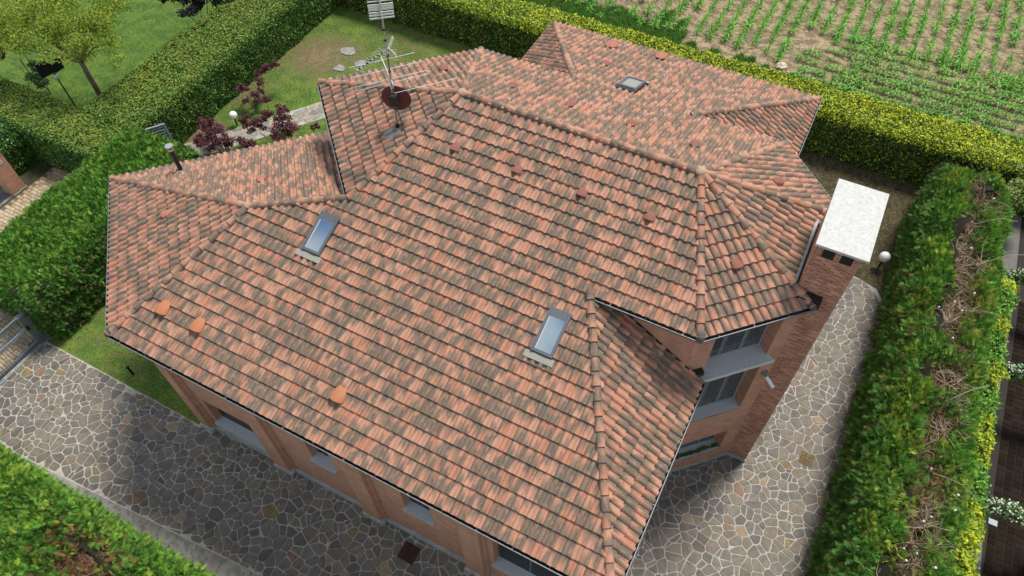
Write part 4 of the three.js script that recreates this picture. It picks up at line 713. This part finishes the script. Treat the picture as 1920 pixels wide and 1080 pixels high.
const NEWG = [[[0.2, 0.27, 0.04], 0.5], [[0.15, 0.23, 0.035], 0.38], [[0.24, 0.22, 0.05], 0.12]];
const laurelCol = (p, n) => { const k = n3(p[0] * 0.7, p[1] * 0.7, 3); if (n[2] > 0.5 && rnd() < 0.6 + 0.25 * k) { return n3(p[0] * 1.4, p[1] * 1.4, 9) > 0.6 && rnd() < 0.1 ? [0.3, 0.14, 0.05] : pick(NEWG); } return rnd() < 0.12 ? pick(NEWG) : pick(LAUREL); };
hedge('laurel_hedge', 'broad glossy laurel hedge along the left of the garden beside red maples', 'hedge', [-20.7, -17.4, 0.2, 14.6, 2.15], { density: 1650, size: [0.075, 0.13], colour: laurelCol, amp: 0.075, round: 0.22 });
hedge('cross_hedge', 'clipped hedge across the far left with yellowish top and dark shaded front', 'hedge', [-27, -17.45, -1.75, 0.35, 2.1], { density: 1600, size: [0.075, 0.13], colour: laurelCol, amp: 0.075, round: 0.22 });
hedge('street_hedge', 'small leafy hedge end behind the brick pillar at left edge', 'hedge', [-27, -22.6, -2.9, -1.5, 2.0], { density: 900, size: [0.09, 0.15], colour: (p, n) => pick(LAUREL) });
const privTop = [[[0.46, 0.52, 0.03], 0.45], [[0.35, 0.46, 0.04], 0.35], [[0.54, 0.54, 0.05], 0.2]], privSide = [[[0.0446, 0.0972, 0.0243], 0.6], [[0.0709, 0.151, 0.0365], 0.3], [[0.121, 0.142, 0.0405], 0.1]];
hedge('back_hedge', 'long clipped hedge behind the house with bright yellow green top', 'hedge', [-20, 24, 14.9, 16.9, 2.2], { density: 1350, size: [0.07, 0.13], round: 0.25, amp: 0.12, back: 0.3, shag: 0.09, mat: matSoft, colour: (p, n) => (n[2] > 0.5 || p[2] > 1.95 ? (p[0] < -6 ? (rnd() < 0.5 ? pick(LAUREL) : pick(privTop)) : rnd() < 0.66 ? pick(privTop) : pick(privSide)) : rnd() < 0.16 ? pick(privTop) : pick(privSide)) });  // yellow new growth on top; darker leaf mix on the sides also paints their shade
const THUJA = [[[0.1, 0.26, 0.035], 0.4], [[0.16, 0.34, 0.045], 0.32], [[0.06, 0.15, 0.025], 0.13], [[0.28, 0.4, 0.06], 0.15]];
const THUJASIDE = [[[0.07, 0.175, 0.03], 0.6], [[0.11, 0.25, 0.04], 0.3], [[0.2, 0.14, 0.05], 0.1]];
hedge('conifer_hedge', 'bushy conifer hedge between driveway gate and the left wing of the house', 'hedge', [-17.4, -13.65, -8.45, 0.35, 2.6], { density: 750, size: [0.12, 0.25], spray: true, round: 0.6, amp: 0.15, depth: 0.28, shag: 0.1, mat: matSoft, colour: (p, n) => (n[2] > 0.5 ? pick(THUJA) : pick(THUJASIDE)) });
// tall conifer hedge with a bare, twiggy strip along its top
const bareLine = (y) => 15.45 + 0.25 * n2(y * 0.35, 4), bareK = (x, y) => clamp(1.25 - Math.abs(x - bareLine(y)) / (0.55 + 0.25 * n2(y * 0.6, 9)), 0, 1) * sstep(-1.15, -0.35, n2(y * 0.5, 21)) * sstep(13, 11, y);
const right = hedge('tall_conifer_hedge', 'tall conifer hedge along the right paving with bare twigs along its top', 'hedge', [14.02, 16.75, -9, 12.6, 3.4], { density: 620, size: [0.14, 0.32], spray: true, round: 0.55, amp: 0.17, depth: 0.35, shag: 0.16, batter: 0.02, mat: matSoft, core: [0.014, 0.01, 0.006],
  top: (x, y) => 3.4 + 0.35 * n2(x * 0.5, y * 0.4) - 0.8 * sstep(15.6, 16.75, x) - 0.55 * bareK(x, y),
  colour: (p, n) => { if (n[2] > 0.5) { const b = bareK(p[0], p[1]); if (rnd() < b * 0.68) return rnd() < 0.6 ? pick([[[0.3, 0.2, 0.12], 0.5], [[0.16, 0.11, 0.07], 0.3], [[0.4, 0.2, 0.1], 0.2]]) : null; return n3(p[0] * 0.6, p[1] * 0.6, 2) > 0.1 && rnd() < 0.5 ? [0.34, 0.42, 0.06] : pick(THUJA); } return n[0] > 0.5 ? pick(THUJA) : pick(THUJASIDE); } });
const front = hedge('near_conifer_hedge', 'bright green conifer hedge in the near corner with a dead brown patch', 'hedge', [-17, 8, -18, -12.95, 2.3], { density: 620, size: [0.14, 0.3], spray: true, round: 0.6, amp: 0.16, depth: 0.3, shag: 0.15, mat: matSoft, back: 1,
  top: (x, y) => 2.35 - 0.45 * clamp(1.2 - Math.hypot((x + 4.9) / 1.3, (y + 14.1) / 1.1), 0, 1),
  colour: (p, n) => { const d = clamp(1.25 - Math.hypot((p[0] + 4.9) / 1.3, (p[1] + 14.1) / 1.1) + 0.35 * n2(p[0] * 2, p[1] * 2), 0, 1); if (n[2] > 0.5 && rnd() < d) return rnd() < 0.6 ? pick([[[0.26, 0.12, 0.055], 0.5], [[0.36, 0.22, 0.12], 0.3], [[0.12, 0.07, 0.04], 0.2]]) : null; return n3(p[0] * 0.8, p[1] * 0.8, 5) > 0.25 && rnd() < 0.4 ? [0.3, 0.46, 0.06] : pick(THUJA); } });
function twigs(parent, centres, n, len, mats, name = 'bare_twig') {
  const lists = mats.map(() => []);
  for (const c of centres) for (let i = 0; i < n; i++) { const d = rdir(); d.y = Math.abs(d.y) * 0.5 - 0.02; d.normalize(); const l = rr(len * 0.4, len), a = c.clone().addScaledVector(d, 0.03), b = c.clone().addScaledVector(d, l), e = b.clone().addScaledVector(rdir().add(d).normalize(), l * 0.5), k = Math.floor(rnd() * mats.length); const r0 = rr(0.009, 0.019); lists[k].push(rod(a, b, r0, r0 * 0.6, 4), rod(b, e, r0 * 0.6, r0 * 0.25, 3)); }
  lists.forEach((l, i) => l.length && part(name, merge(l), mats[i], parent, true));
}
{
  const tw = [std([0.33, 0.23, 0.155], 0.95), std([0.22, 0.14, 0.09], 0.95), std([0.42, 0.33, 0.25], 0.95)], cs = [];
  for (let y = -8; y < 12.4; y += 0.06) { const x = bareLine(y) + rr(-0.55, 0.55); if (bareK(bareLine(y), y) > 0.2) cs.push(V(x, y, 2.92 + rr(-0.2, 0.25)).sub(right.g.position)); }
  twigs(right.g, cs, 9, 0.6, tw);
  const st = new Leaves(); for (const c of cs) for (let i = 0; i < 1; i++) if (rnd() < 0.14) st.add(c.clone().add(new THREE.Vector3(rr(-0.35, 0.35), 0.35, rr(-0.35, 0.35))), new THREE.Vector3(rr(-0.3, 0.3), 1, rr(-0.3, 0.3)).normalize(), rr(0.025, 0.038), [0.62, 0.58, 0.5]);
  st.build('cut_stub', new THREE.CylinderGeometry(1, 1, 3, 7), std(0xffffff, 0.9), right.g);
  const fs = []; for (let i = 0; i < 150; i++) fs.push(V(-4.9 + rr(-1.1, 1.1), -14.1 + rr(-0.95, 0.95), 1.85 + rr(-0.1, 0.2)).sub(front.g.position));
  twigs(front.g, fs, 8, 0.5, [std([0.28, 0.15, 0.085], 0.95), std([0.38, 0.25, 0.16], 0.95), std([0.14, 0.09, 0.06], 0.95)]);
}
// long bare shoots lying over the right hedge
{ const sh = std([0.27, 0.26, 0.17], 0.9), l = []; for (const [x, y, dx, dy] of [[15.7, 7.6, 1.6, 1.4], [15.6, 5.4, 1.3, 0.2], [15.5, 1.5, 1.2, 1.3], [15.6, -1.0, 1.2, -0.2], [15.4, 9.6, 1.4, 0.9]]) { const a = V(x, y, 3.35).sub(right.g.position), b = V(x + dx, y + dy, 3.3).sub(right.g.position); l.push(tube([a, a.clone().lerp(b, 0.5).add(new THREE.Vector3(0, 0.22, 0)), b], 0.014, 4)); } part('long_shoot', merge(l), sh, right.g, true); }
hedge('ivy', 'yellow green ivy covering the outer flank of the tall conifer hedge', 'ivy', [16.6, 17.4, -9, 8.6, 2.3], { density: 900, size: [0.08, 0.15], amp: 0.2, round: 0.3, shag: 0.12, mat: matSoft, colour: (p, n) => (n3(p[1] * 0.45, 3, p[2]) > -0.15 ? pick([[[0.42, 0.46, 0.03], 0.55], [[0.24, 0.36, 0.04], 0.45]]) : pick(THUJA)) });
hedge('path_hedge', 'low dark green shrubs beyond the dark brick path at right edge', 'hedge', [20.0, 22.5, -6, 16, 0.9], { density: 500, size: [0.09, 0.16], amp: 0.25, colour: () => pick(LAUREL) });

// crowns: clusters of leaves round given centres
function crown(g, blobs, geo, mat, pal, size, n, name = 'crown') { const lv = new Leaves(); for (const [c, r, k = 1] of blobs) for (let i = 0; i < n * k; i++) { const d = rdir(), q = c.clone().addScaledVector(d, r * Math.pow(rnd(), 0.45)); q.y = c.y + (q.y - c.y) * 0.6; lv.add(q, d.multiplyScalar(0.6).add(rdir()).add(new THREE.Vector3(0, 0.6, 0)).normalize(), rr(...size), vary(pick(pal), 0.3)); } return lv.build(name, geo, mat, g); }
const bark = std(0xffffff, 0.95, { map: colourMap(128, 128, (u, v) => { const f = tfbm(u, v, 6, 150, 4), m = 0.15 * (1 + 0.8 * f); return [m, m * 0.82, m * 0.62]; }) });
{
  const o = V(-22.24, 2.23, 0), t = thing('tree', 'spreading yellow green tree on the neighbouring lawn at top left', 'tree', o), L0 = (x, y, z) => V(x, y, z).sub(o), pts = [V(0, 0, 0), V(-0.03, 0.02, 1.2), V(0.02, -0.02, 2.2), V(-0.06, 0.04, 2.9)];
  part('trunk', merge([rod(pts[0], pts[1], 0.15, 0.125, 10), rod(pts[1], pts[2], 0.125, 0.115, 10), rod(pts[2], pts[3], 0.115, 0.1, 10)]), bark, t);
  const tips = [[-22.95, 2.16, 4.6], [-25.17, 1.98, 4.4], [-21.62, 3.74, 4.4], [-20.1, 2.62, 4.3], [-23.79, 3.85, 4.7], [-23.3, 1.1, 4.9], [-20.9, 1.84, 4.6], [-24.9, 0.5, 4.3], [-25.1, 1.08, 4.1], [-21.9, 1.2, 4.9], [-21.43, 2.92, 5.0], [-25.55, 3.22, 4.6], [-21.9, 4.64, 4.5], [-24.21, 1.76, 5.1], [-22.3, 2.49, 5.3], [-24.6, 2.9, 5.2], [-20.7, 3.4, 4.9], [-23.2, 2.9, 5.5], [-26.3, 2.1, 4.0], [-22.6, 4.9, 5.0]];
  for (const q of tips) { const e = L0(...q), m = pts[3].clone().lerp(e, 0.5).add(new THREE.Vector3(rr(-0.2, 0.2), 0.1, rr(-0.2, 0.2))); part('limb', merge([rod(pts[3].clone().add(new THREE.Vector3(0, -0.1, 0)), m, 0.05, 0.03, 6), rod(m, e, 0.03, 0.012, 5)]), bark, t); }
  const bl = []; for (const q of tips) { bl.push([L0(...q), 0.75]); for (let i = 0; i < 4; i++) bl.push([L0(q[0] + rr(-1, 1), q[1] + rr(-1, 1), q[2] + rr(-0.4, 0.35)), 0.5, 0.5]); }
  crown(t, bl, leafGeo, leafMat(0.8, 0.35), [[[0.2, 0.31, 0.025], 0.45], [[0.29, 0.36, 0.03], 0.25], [[0.13, 0.25, 0.025], 0.22], [[0.38, 0.25, 0.04], 0.06]], [0.07, 0.135], 420);
}
function bush(name, label, cat, base, blobs, stems, pal, size, n, mat = matDull, geo = leafGeo, group) {
  const o = V(...base), t = thing(name, label, cat, o, group); for (const [c] of blobs) if (stems) part('stem', merge([rod(V(rr(-0.05, 0.05), rr(-0.05, 0.05), 0), V(...c).sub(o).multiplyScalar(0.55).add(new THREE.Vector3(rr(-0.1, 0.1), 0.1, rr(-0.1, 0.1))), 0.022, 0.016, 5)]), bark, t);
  const sub = []; for (const [c, r, k = 1] of blobs) { const q = V(...c).sub(o); for (let i = 0; i < 6; i++) sub.push([q.clone().addScaledVector(rdir().multiply(new THREE.Vector3(1, 0.7, 1)), r * rr(0.35, 1.05)), r * rr(0.3, 0.55), k / 5]); }
  crown(t, sub, geo, mat, pal, size, n, 'foliage'); return t;
}
const MAPLE = [[[0.11, 0.036, 0.046], 0.45], [[0.16, 0.055, 0.062], 0.3], [[0.065, 0.022, 0.03], 0.25]], mm = leafMat(0.85, 0.2);
bush('red_maple', 'dark red maple with open crown overhanging the garden path', 'maple', [-12.9, 3.85, 0], [[[-12.27, 4.32, 1.2], 0.5], [[-12.54, 3.7, 1.2], 0.55, 1.4], [[-12.3, 4.0, 1.0], 0.5], [[-13.55, 4.32, 1.5], 0.3], [[-14.3, 3.84, 1.3], 0.32], [[-13.22, 5.03, 1.4], 0.3, 0.7], [[-12.95, 4.75, 1.45], 0.38], [[-11.71, 5.24, 0.8], 0.2, 0.5], [[-13.68, 3.81, 1.3], 0.35], [[-14.0, 3.6, 1.2], 0.3], [[-12.7, 4.5, 1.6], 0.36]], 1, MAPLE, [0.07, 0.12], 420, mm);
bush('red_maple', 'low spreading dark red maple beside the garden gate', 'maple', [-14.9, 2.4, 0], [[[-16.1, 2.72, 0.9], 0.5], [[-15.06, 2.17, 1.0], 0.5, 1.2], [[-14.39, 2.43, 0.9], 0.42], [[-13.84, 2.7, 0.9], 0.4], [[-15.9, 2.25, 0.8], 0.4], [[-15.6, 1.9, 0.8], 0.36], [[-16.4, 3.1, 0.85], 0.35], [[-14.87, 2.64, 1.1], 0.45], [[-16.5, 3.3, 0.7], 0.25], [[-13.5, 2.9, 0.8], 0.3], [[-15.5, 2.7, 1.0], 0.45]], 1, MAPLE, [0.07, 0.12], 420, mm);
bush('red_maple', 'thin upright dark red maple against the laurel hedge', 'maple', [-15.95, 5.75, 0], [[[-15.55, 7.34, 1.6], 0.26], [[-15.8, 6.95, 1.5], 0.24], [[-15.91, 6.7, 1.4], 0.28], [[-15.81, 6.35, 1.2], 0.26], [[-16.2, 5.47, 1.3], 0.3], [[-16.35, 5.8, 1.0], 0.28], [[-15.56, 5.73, 0.9], 0.24, 0.7], [[-14.95, 5.6, 0.95], 0.28, 0.8], [[-15.2, 5.4, 0.9], 0.2, 0.6], [[-15.99, 5.4, 0.6], 0.2, 0.5], [[-15.4, 6.0, 1.0], 0.2, 0.5]], 1, MAPLE, [0.06, 0.11], 330, mm);
bush('dark_tree', 'dark purple leaved tree crown at the top edge beyond the laurel hedge', 'tree', [-21.9, 9.2, 0], [[[-22.0, 9.2, 2.7], 1.1, 2], [[-22.9, 8.7, 2.6], 0.8], [[-21.2, 9.6, 2.6], 0.9], [[-21.9, 10.2, 3.1], 1.2, 2], [[-22.8, 10.0, 3.0], 1.0, 1.5], [[-20.8, 10.6, 3.0], 0.9], [[-21.6, 8.5, 2.3], 0.6]], 1, [[[0.016, 0.017, 0.02], 0.55], [[0.028, 0.024, 0.03], 0.3], [[0.022, 0.036, 0.016], 0.15]], [0.1, 0.17], 1100);
bush('red_shrub', 'straggly shrub with dark red and green leaves at far left edge', 'shrub', [-27.6, 2.3, 0], [[[-27.65, 2.08, 2.2], 0.5], [[-27.0, 2.65, 2.8], 0.45], [[-27.9, 1.6, 2.0], 0.4], [[-27.3, 2.2, 2.4], 0.4]], 1, [[[0.1, 0.03, 0.03], 0.6], [[0.06, 0.1, 0.03], 0.4]], [0.08, 0.14], 420);
bush('green_shrub', 'grey green shrub on the neighbouring lawn below the yellow tree', 'shrub', [-26.0, 1.9, 0], [[[-26.1, 1.9, 1.2], 0.55], [[-25.7, 1.6, 1.0], 0.4], [[-26.4, 2.2, 1.4], 0.4]], 1, [[[0.07, 0.13, 0.05], 0.6], [[0.1, 0.16, 0.06], 0.4]], [0.08, 0.14], 500);
bush('pine_bush', 'dark green feathery pine bush at the far end of the tall hedge', 'bush', [15.0, 13.3, 0], [[[15.0, 13.3, 1.7], 0.9, 2], [[14.6, 12.9, 1.2], 0.7], [[15.6, 13.4, 1.6], 0.7], [[15.1, 13.0, 2.2], 0.5], [[14.5, 13.6, 1.4], 0.5]], 1, [[[0.03, 0.075, 0.022], 0.6], [[0.055, 0.11, 0.03], 0.4]], [0.2, 0.34], 420, matSoft, sprigGeo);
bush('yellow_bush', 'pale yellow green bush beside the back hedge at right edge', 'bush', [17.0, 13.8, 0], [[[17.0, 13.8, 1.6], 0.85, 2], [[17.7, 13.6, 1.7], 0.7], [[16.6, 13.1, 1.5], 0.6], [[17.3, 14.5, 2.0], 0.6]], 1, [[[0.22, 0.28, 0.07], 0.5], [[0.14, 0.22, 0.05], 0.5]], [0.09, 0.15], 800, matSoft);
// arches of white flowering climber over the dark path
for (const [y, lab] of [[9.3, 'flowering arch over the dark path farthest from the viewer, under the yellow bush'], [4.75, 'flowering arch over the dark path, middle one of three'], [-0.45, 'flowering arch over the dark path nearest the viewer, beside the pale plate']]) {
  const g = thing('flowering_arch', lab, 'arch', V(18.6, y, 0), 'arches of white flowering climber over the path'), lv = new Leaves(), fl = new Leaves(), pt = (a) => V(-1.35 * Math.cos(a), 0.12 * Math.sin(a * 2), 0.9 + 1.25 * Math.sin(a));
  for (const s of [-0.2, 0.2]) part('hoop', tube([V(-1.35, s, 0), ...[0, 0.5, 1, 1.57, 2.1, 2.6, 3.1416].map((a) => pt(a).add(V(0, s, 0))), V(1.35, s, 0)], 0.018, 6, 40), darkMetal, g);
  for (let i = 0; i < 3400; i++) { const a = rr(-0.35, 3.2), c = a < 0 ? V(-1.35, 0, 0.9 * (1 + a / 0.36)) : pt(a), q = c.add(rdir().multiplyScalar(0.3 * Math.pow(rnd(), 0.5))); lv.add(q, rdir().add(new THREE.Vector3(0, 0.7, 0)).normalize(), rr(0.08, 0.14), vary(pick([[[0.05, 0.13, 0.03], 0.6], [[0.09, 0.19, 0.04], 0.4]]))); if (a > 0.35 && rnd() < 0.33) fl.add(q.clone().add(new THREE.Vector3(rr(-0.04, 0.04), 0.06, rr(-0.04, 0.04))), rdir().add(new THREE.Vector3(0, 1.2, 0)).normalize(), rr(0.04, 0.07), vary([0.72, 0.74, 0.6], 0.12)); }
  lv.build('foliage', leafGeo, matSoft, g); fl.build('blossom', new THREE.IcosahedronGeometry(0.5, 0), matDull, g);
}
// grass tufts, weeds, maize
{
  const lv = new Leaves(), hseInside = (x, y) => x > -9.5 && x < 9.5 && y > -8 && y < 8.5;
  for (let i = 0; i < 60000; i++) { const x = rr(-17.6, -3), y = rr(-8.7, 15), s = x > -10 && y < 0 && y > -8.2; if (hseInside(x, y) || (x < -13.4 && y < 0.8)) continue; const d = -(x + 17.3) * 0.81 + (y - 0.9) * 0.586; if (Math.abs((x + 17.3) * 0.81 - (y - 0.9) * 0.586) < 0.68) continue; const dry = Math.hypot(x + 15.3, y - 10.4) < 2.4; if (dry && rnd() < 0.75) continue; lv.add(V(x, y, 0), new THREE.Vector3(rr(-0.2, 0.2), 1, rr(-0.2, 0.2)).normalize(), rr(0.035, 0.07), vary(dry || rnd() < 0.15 ? [0.17, 0.16, 0.05] : pick([[[0.12, 0.22, 0.025], 0.6], [[0.18, 0.26, 0.035], 0.4]]))); }
  tag(lv.build(numbered('grass'), tuftGeo, matSoft, scene), 'short lawn grass around the house and garden path', 'grass');
  const nb = new Leaves(); for (let i = 0; i < 70000; i++) { const x = rr(-40, -20.5), y = rr(-1, 22); if (Math.hypot(x + 22.4, y - 4.9) < 0.8) continue; nb.add(V(x, y, 0), new THREE.Vector3(rr(-0.2, 0.2), 1, rr(-0.2, 0.2)).normalize(), rr(0.03, 0.06), vary(pick([[[0.06, 0.17, 0.016], 0.6], [[0.095, 0.225, 0.022], 0.4]]))); }
  tag(nb.build(numbered('grass'), tuftGeo, matSoft, scene), 'lush green lawn grass of the neighbouring garden beyond the laurel hedge', 'grass');
  const wd = new Leaves(); for (let i = 0; i < 42000; i++) { const x = rr(-14, 24), lim = x < 1 ? 21.7 + 1.2 * n2(x, 3) : x < 6 ? 19.8 + 0.9 * n2(x, 3) : 19.7 + 0.5 * n2(x, 3), y = 16.8 + Math.pow(rnd(), 0.8) * (lim - 16.8); if (n2(x * 0.8, y * 0.8) < -0.45 && rnd() < 0.7) continue; wd.add(V(x, y, 0), new THREE.Vector3(rr(-0.35, 0.35), 1, rr(-0.35, 0.35)).normalize(), rr(0.18, 0.42), vary(pick([[[0.09, 0.22, 0.03], 0.5], [[0.13, 0.28, 0.045], 0.35], [[0.2, 0.25, 0.06], 0.15]]))); }
  tag(wd.build(numbered('weeds'), tuftGeo, matSoft, scene), 'tall unmown grass strip between back hedge and maize field', 'weeds');
  const pv = new Leaves(); for (let i = 0; i < 240; i++) { const x = rr(-14, 13.8), y = rnd() < 0.5 ? rr(-12, -8.9) : rr(-8, 8), ok = y < -8.8 ? y > -11.7 + 0.065 * x : x > 11.1 || (x > 9 && y < -2.5); if (ok) pv.add(V(x, y, 0.04), new THREE.Vector3(rr(-0.4, 0.4), 1, rr(-0.4, 0.4)).normalize(), rr(0.025, 0.07), vary(pick([[[0.22, 0.15, 0.06], 0.45], [[0.6, 0.58, 0.5], 0.25], [[0.12, 0.2, 0.04], 0.3]]))); }
  for (let i = 0; i < 500; i++) { const w = whole[Math.floor(rnd() * whole.length)]; if (rnd() < 0.5) pv.add(w.o.clone().addScaledVector(w.ev, 0.1 + 0.2 * rnd()).addScaledVector(w.ex, 0.17 + rr(-0.02, 0.02)).addScaledVector(w.N, 0.035), w.N.clone().add(rdir().multiplyScalar(0.3)).normalize(), rr(0.02, 0.05), vary(pick([[[0.1, 0.07, 0.04], 0.5], [[0.5, 0.47, 0.4], 0.2], [[0.2, 0.22, 0.06], 0.3]]))); }
  tag(pv.build(numbered('fallen_leaves'), leafGeo, matDull, scene), 'scattered fallen leaves and petals on the paving and roof tiles', 'fallen leaves');
  const ms = new Leaves(); for (let i = 0; i < 900; i++) { const u = rr(0.5, 2.6), o = rr(-0.02, 0.1), b = i < 450; ms.add(b ? V(8.28 + s2 * u + s2 * -0.12, -3.4 + s2 * u + s2 * 0.12, 0.76).add(V(rr(-0.06, 0.06), rr(-0.06, 0.06), 0)) : V(rr(10.98, 11.25) + Math.pow(rnd(), 2) * 0.3, rr(-2, 6), 0.02), new THREE.Vector3(rr(-0.4, 0.4), 1, rr(-0.4, 0.4)).normalize(), b ? rr(0.04, 0.1) : rr(0.02, 0.05), vary([0.11, 0.19, 0.04])); }
  tag(ms.build(numbered('weeds'), tuftGeo, matSoft, scene), 'small weeds growing on the lowest bay sill and along the chimney foot', 'weeds');
  // leaf litter on the bare soil
  const lt = new Leaves(); for (let i = 0; i < 9000; i++) { const x = rr(10, 14.3), y = rr(8.2, 15); lt.add(V(x, y, 0.012), new THREE.Vector3(rr(-0.3, 0.3), 1, rr(-0.3, 0.3)).normalize(), rr(0.04, 0.09), vary(pick([[[0.12, 0.07, 0.04], 0.5], [[0.2, 0.14, 0.08], 0.2], [[0.05, 0.1, 0.02], 0.3]]))); }
  tag(lt.build(numbered('leaf_litter'), leafGeo, matDull, scene), 'fallen brown leaves and weeds on bare soil behind the chimney', 'leaf litter');
  const P = []; const strip = (ang, len, w, rise, droop) => { const c = Math.cos(ang), s = Math.sin(ang); let pa, pb; for (let i = 0; i <= 4; i++) { const t = i / 4, r = len * t, y = 0.12 + rise * t - droop * t * t, ww = w * Math.sin(Math.PI * Math.min(1, 0.18 + 0.82 * t)) * (t === 1 ? 0.05 : 1); const a = [c * r - s * ww, y, s * r + c * ww], b = [c * r + s * ww, y, s * r - c * ww]; if (i) P.push(...pa, ...a, ...pb, ...pb, ...a, ...b); pa = a; pb = b; } };
  for (let i = 0; i < 7; i++) strip(i * 2.5 + 0.3, 0.29 + 0.05 * (i % 3), 0.034, 0.62 - 0.03 * i, 0.5); strip(1, 0.2, 0.02, 0.8, 0.1);
  const mg = rawGeo(P), mz = new Leaves();
  const plant = (x, y) => { const s = rr(0.75, 1.3) * (0.85 + 0.25 * n2(x * 0.25, y * 0.25)); mz.add(V(x + rr(-0.05, 0.05), y + rr(-0.04, 0.04), 0), new THREE.Vector3(rr(-0.12, 0.12), 1, rr(-0.12, 0.12)).normalize(), s, vary(pick([[[0.14, 0.34, 0.045], 0.55], [[0.22, 0.42, 0.08], 0.45]]), 0.25)); };
  for (let k = -16; k < 30; k++) { const x = 2.28 + k * 0.755, ys = x < 6.3 ? 21.2 + 0.6 * n2(k, 1) - (x < 0 ? 0.6 : 0) : 24 + 0.4 * n2(k, 1); for (let y = ys; y < 46; y += 0.19) if (n2(x * 1.3, y * 0.6) > -0.5) plant(x, y); }
  for (let j = 0; j < 7; j++) for (let x = 6.8 + rr(0, 0.5) + (j > 3 ? 1 : 0); x < 26; x += 0.15) if (n2(x * 0.9, j * 3.1) > -0.6) plant(x, 19.9 + j * 0.74);
  tag(mz.build(numbered('maize_crop'), mg, leafMat(0.6, 0.3), scene), 'young maize plants growing in rows in the field behind the back hedge', 'maize crop');
}
renderer.render(scene, camera);
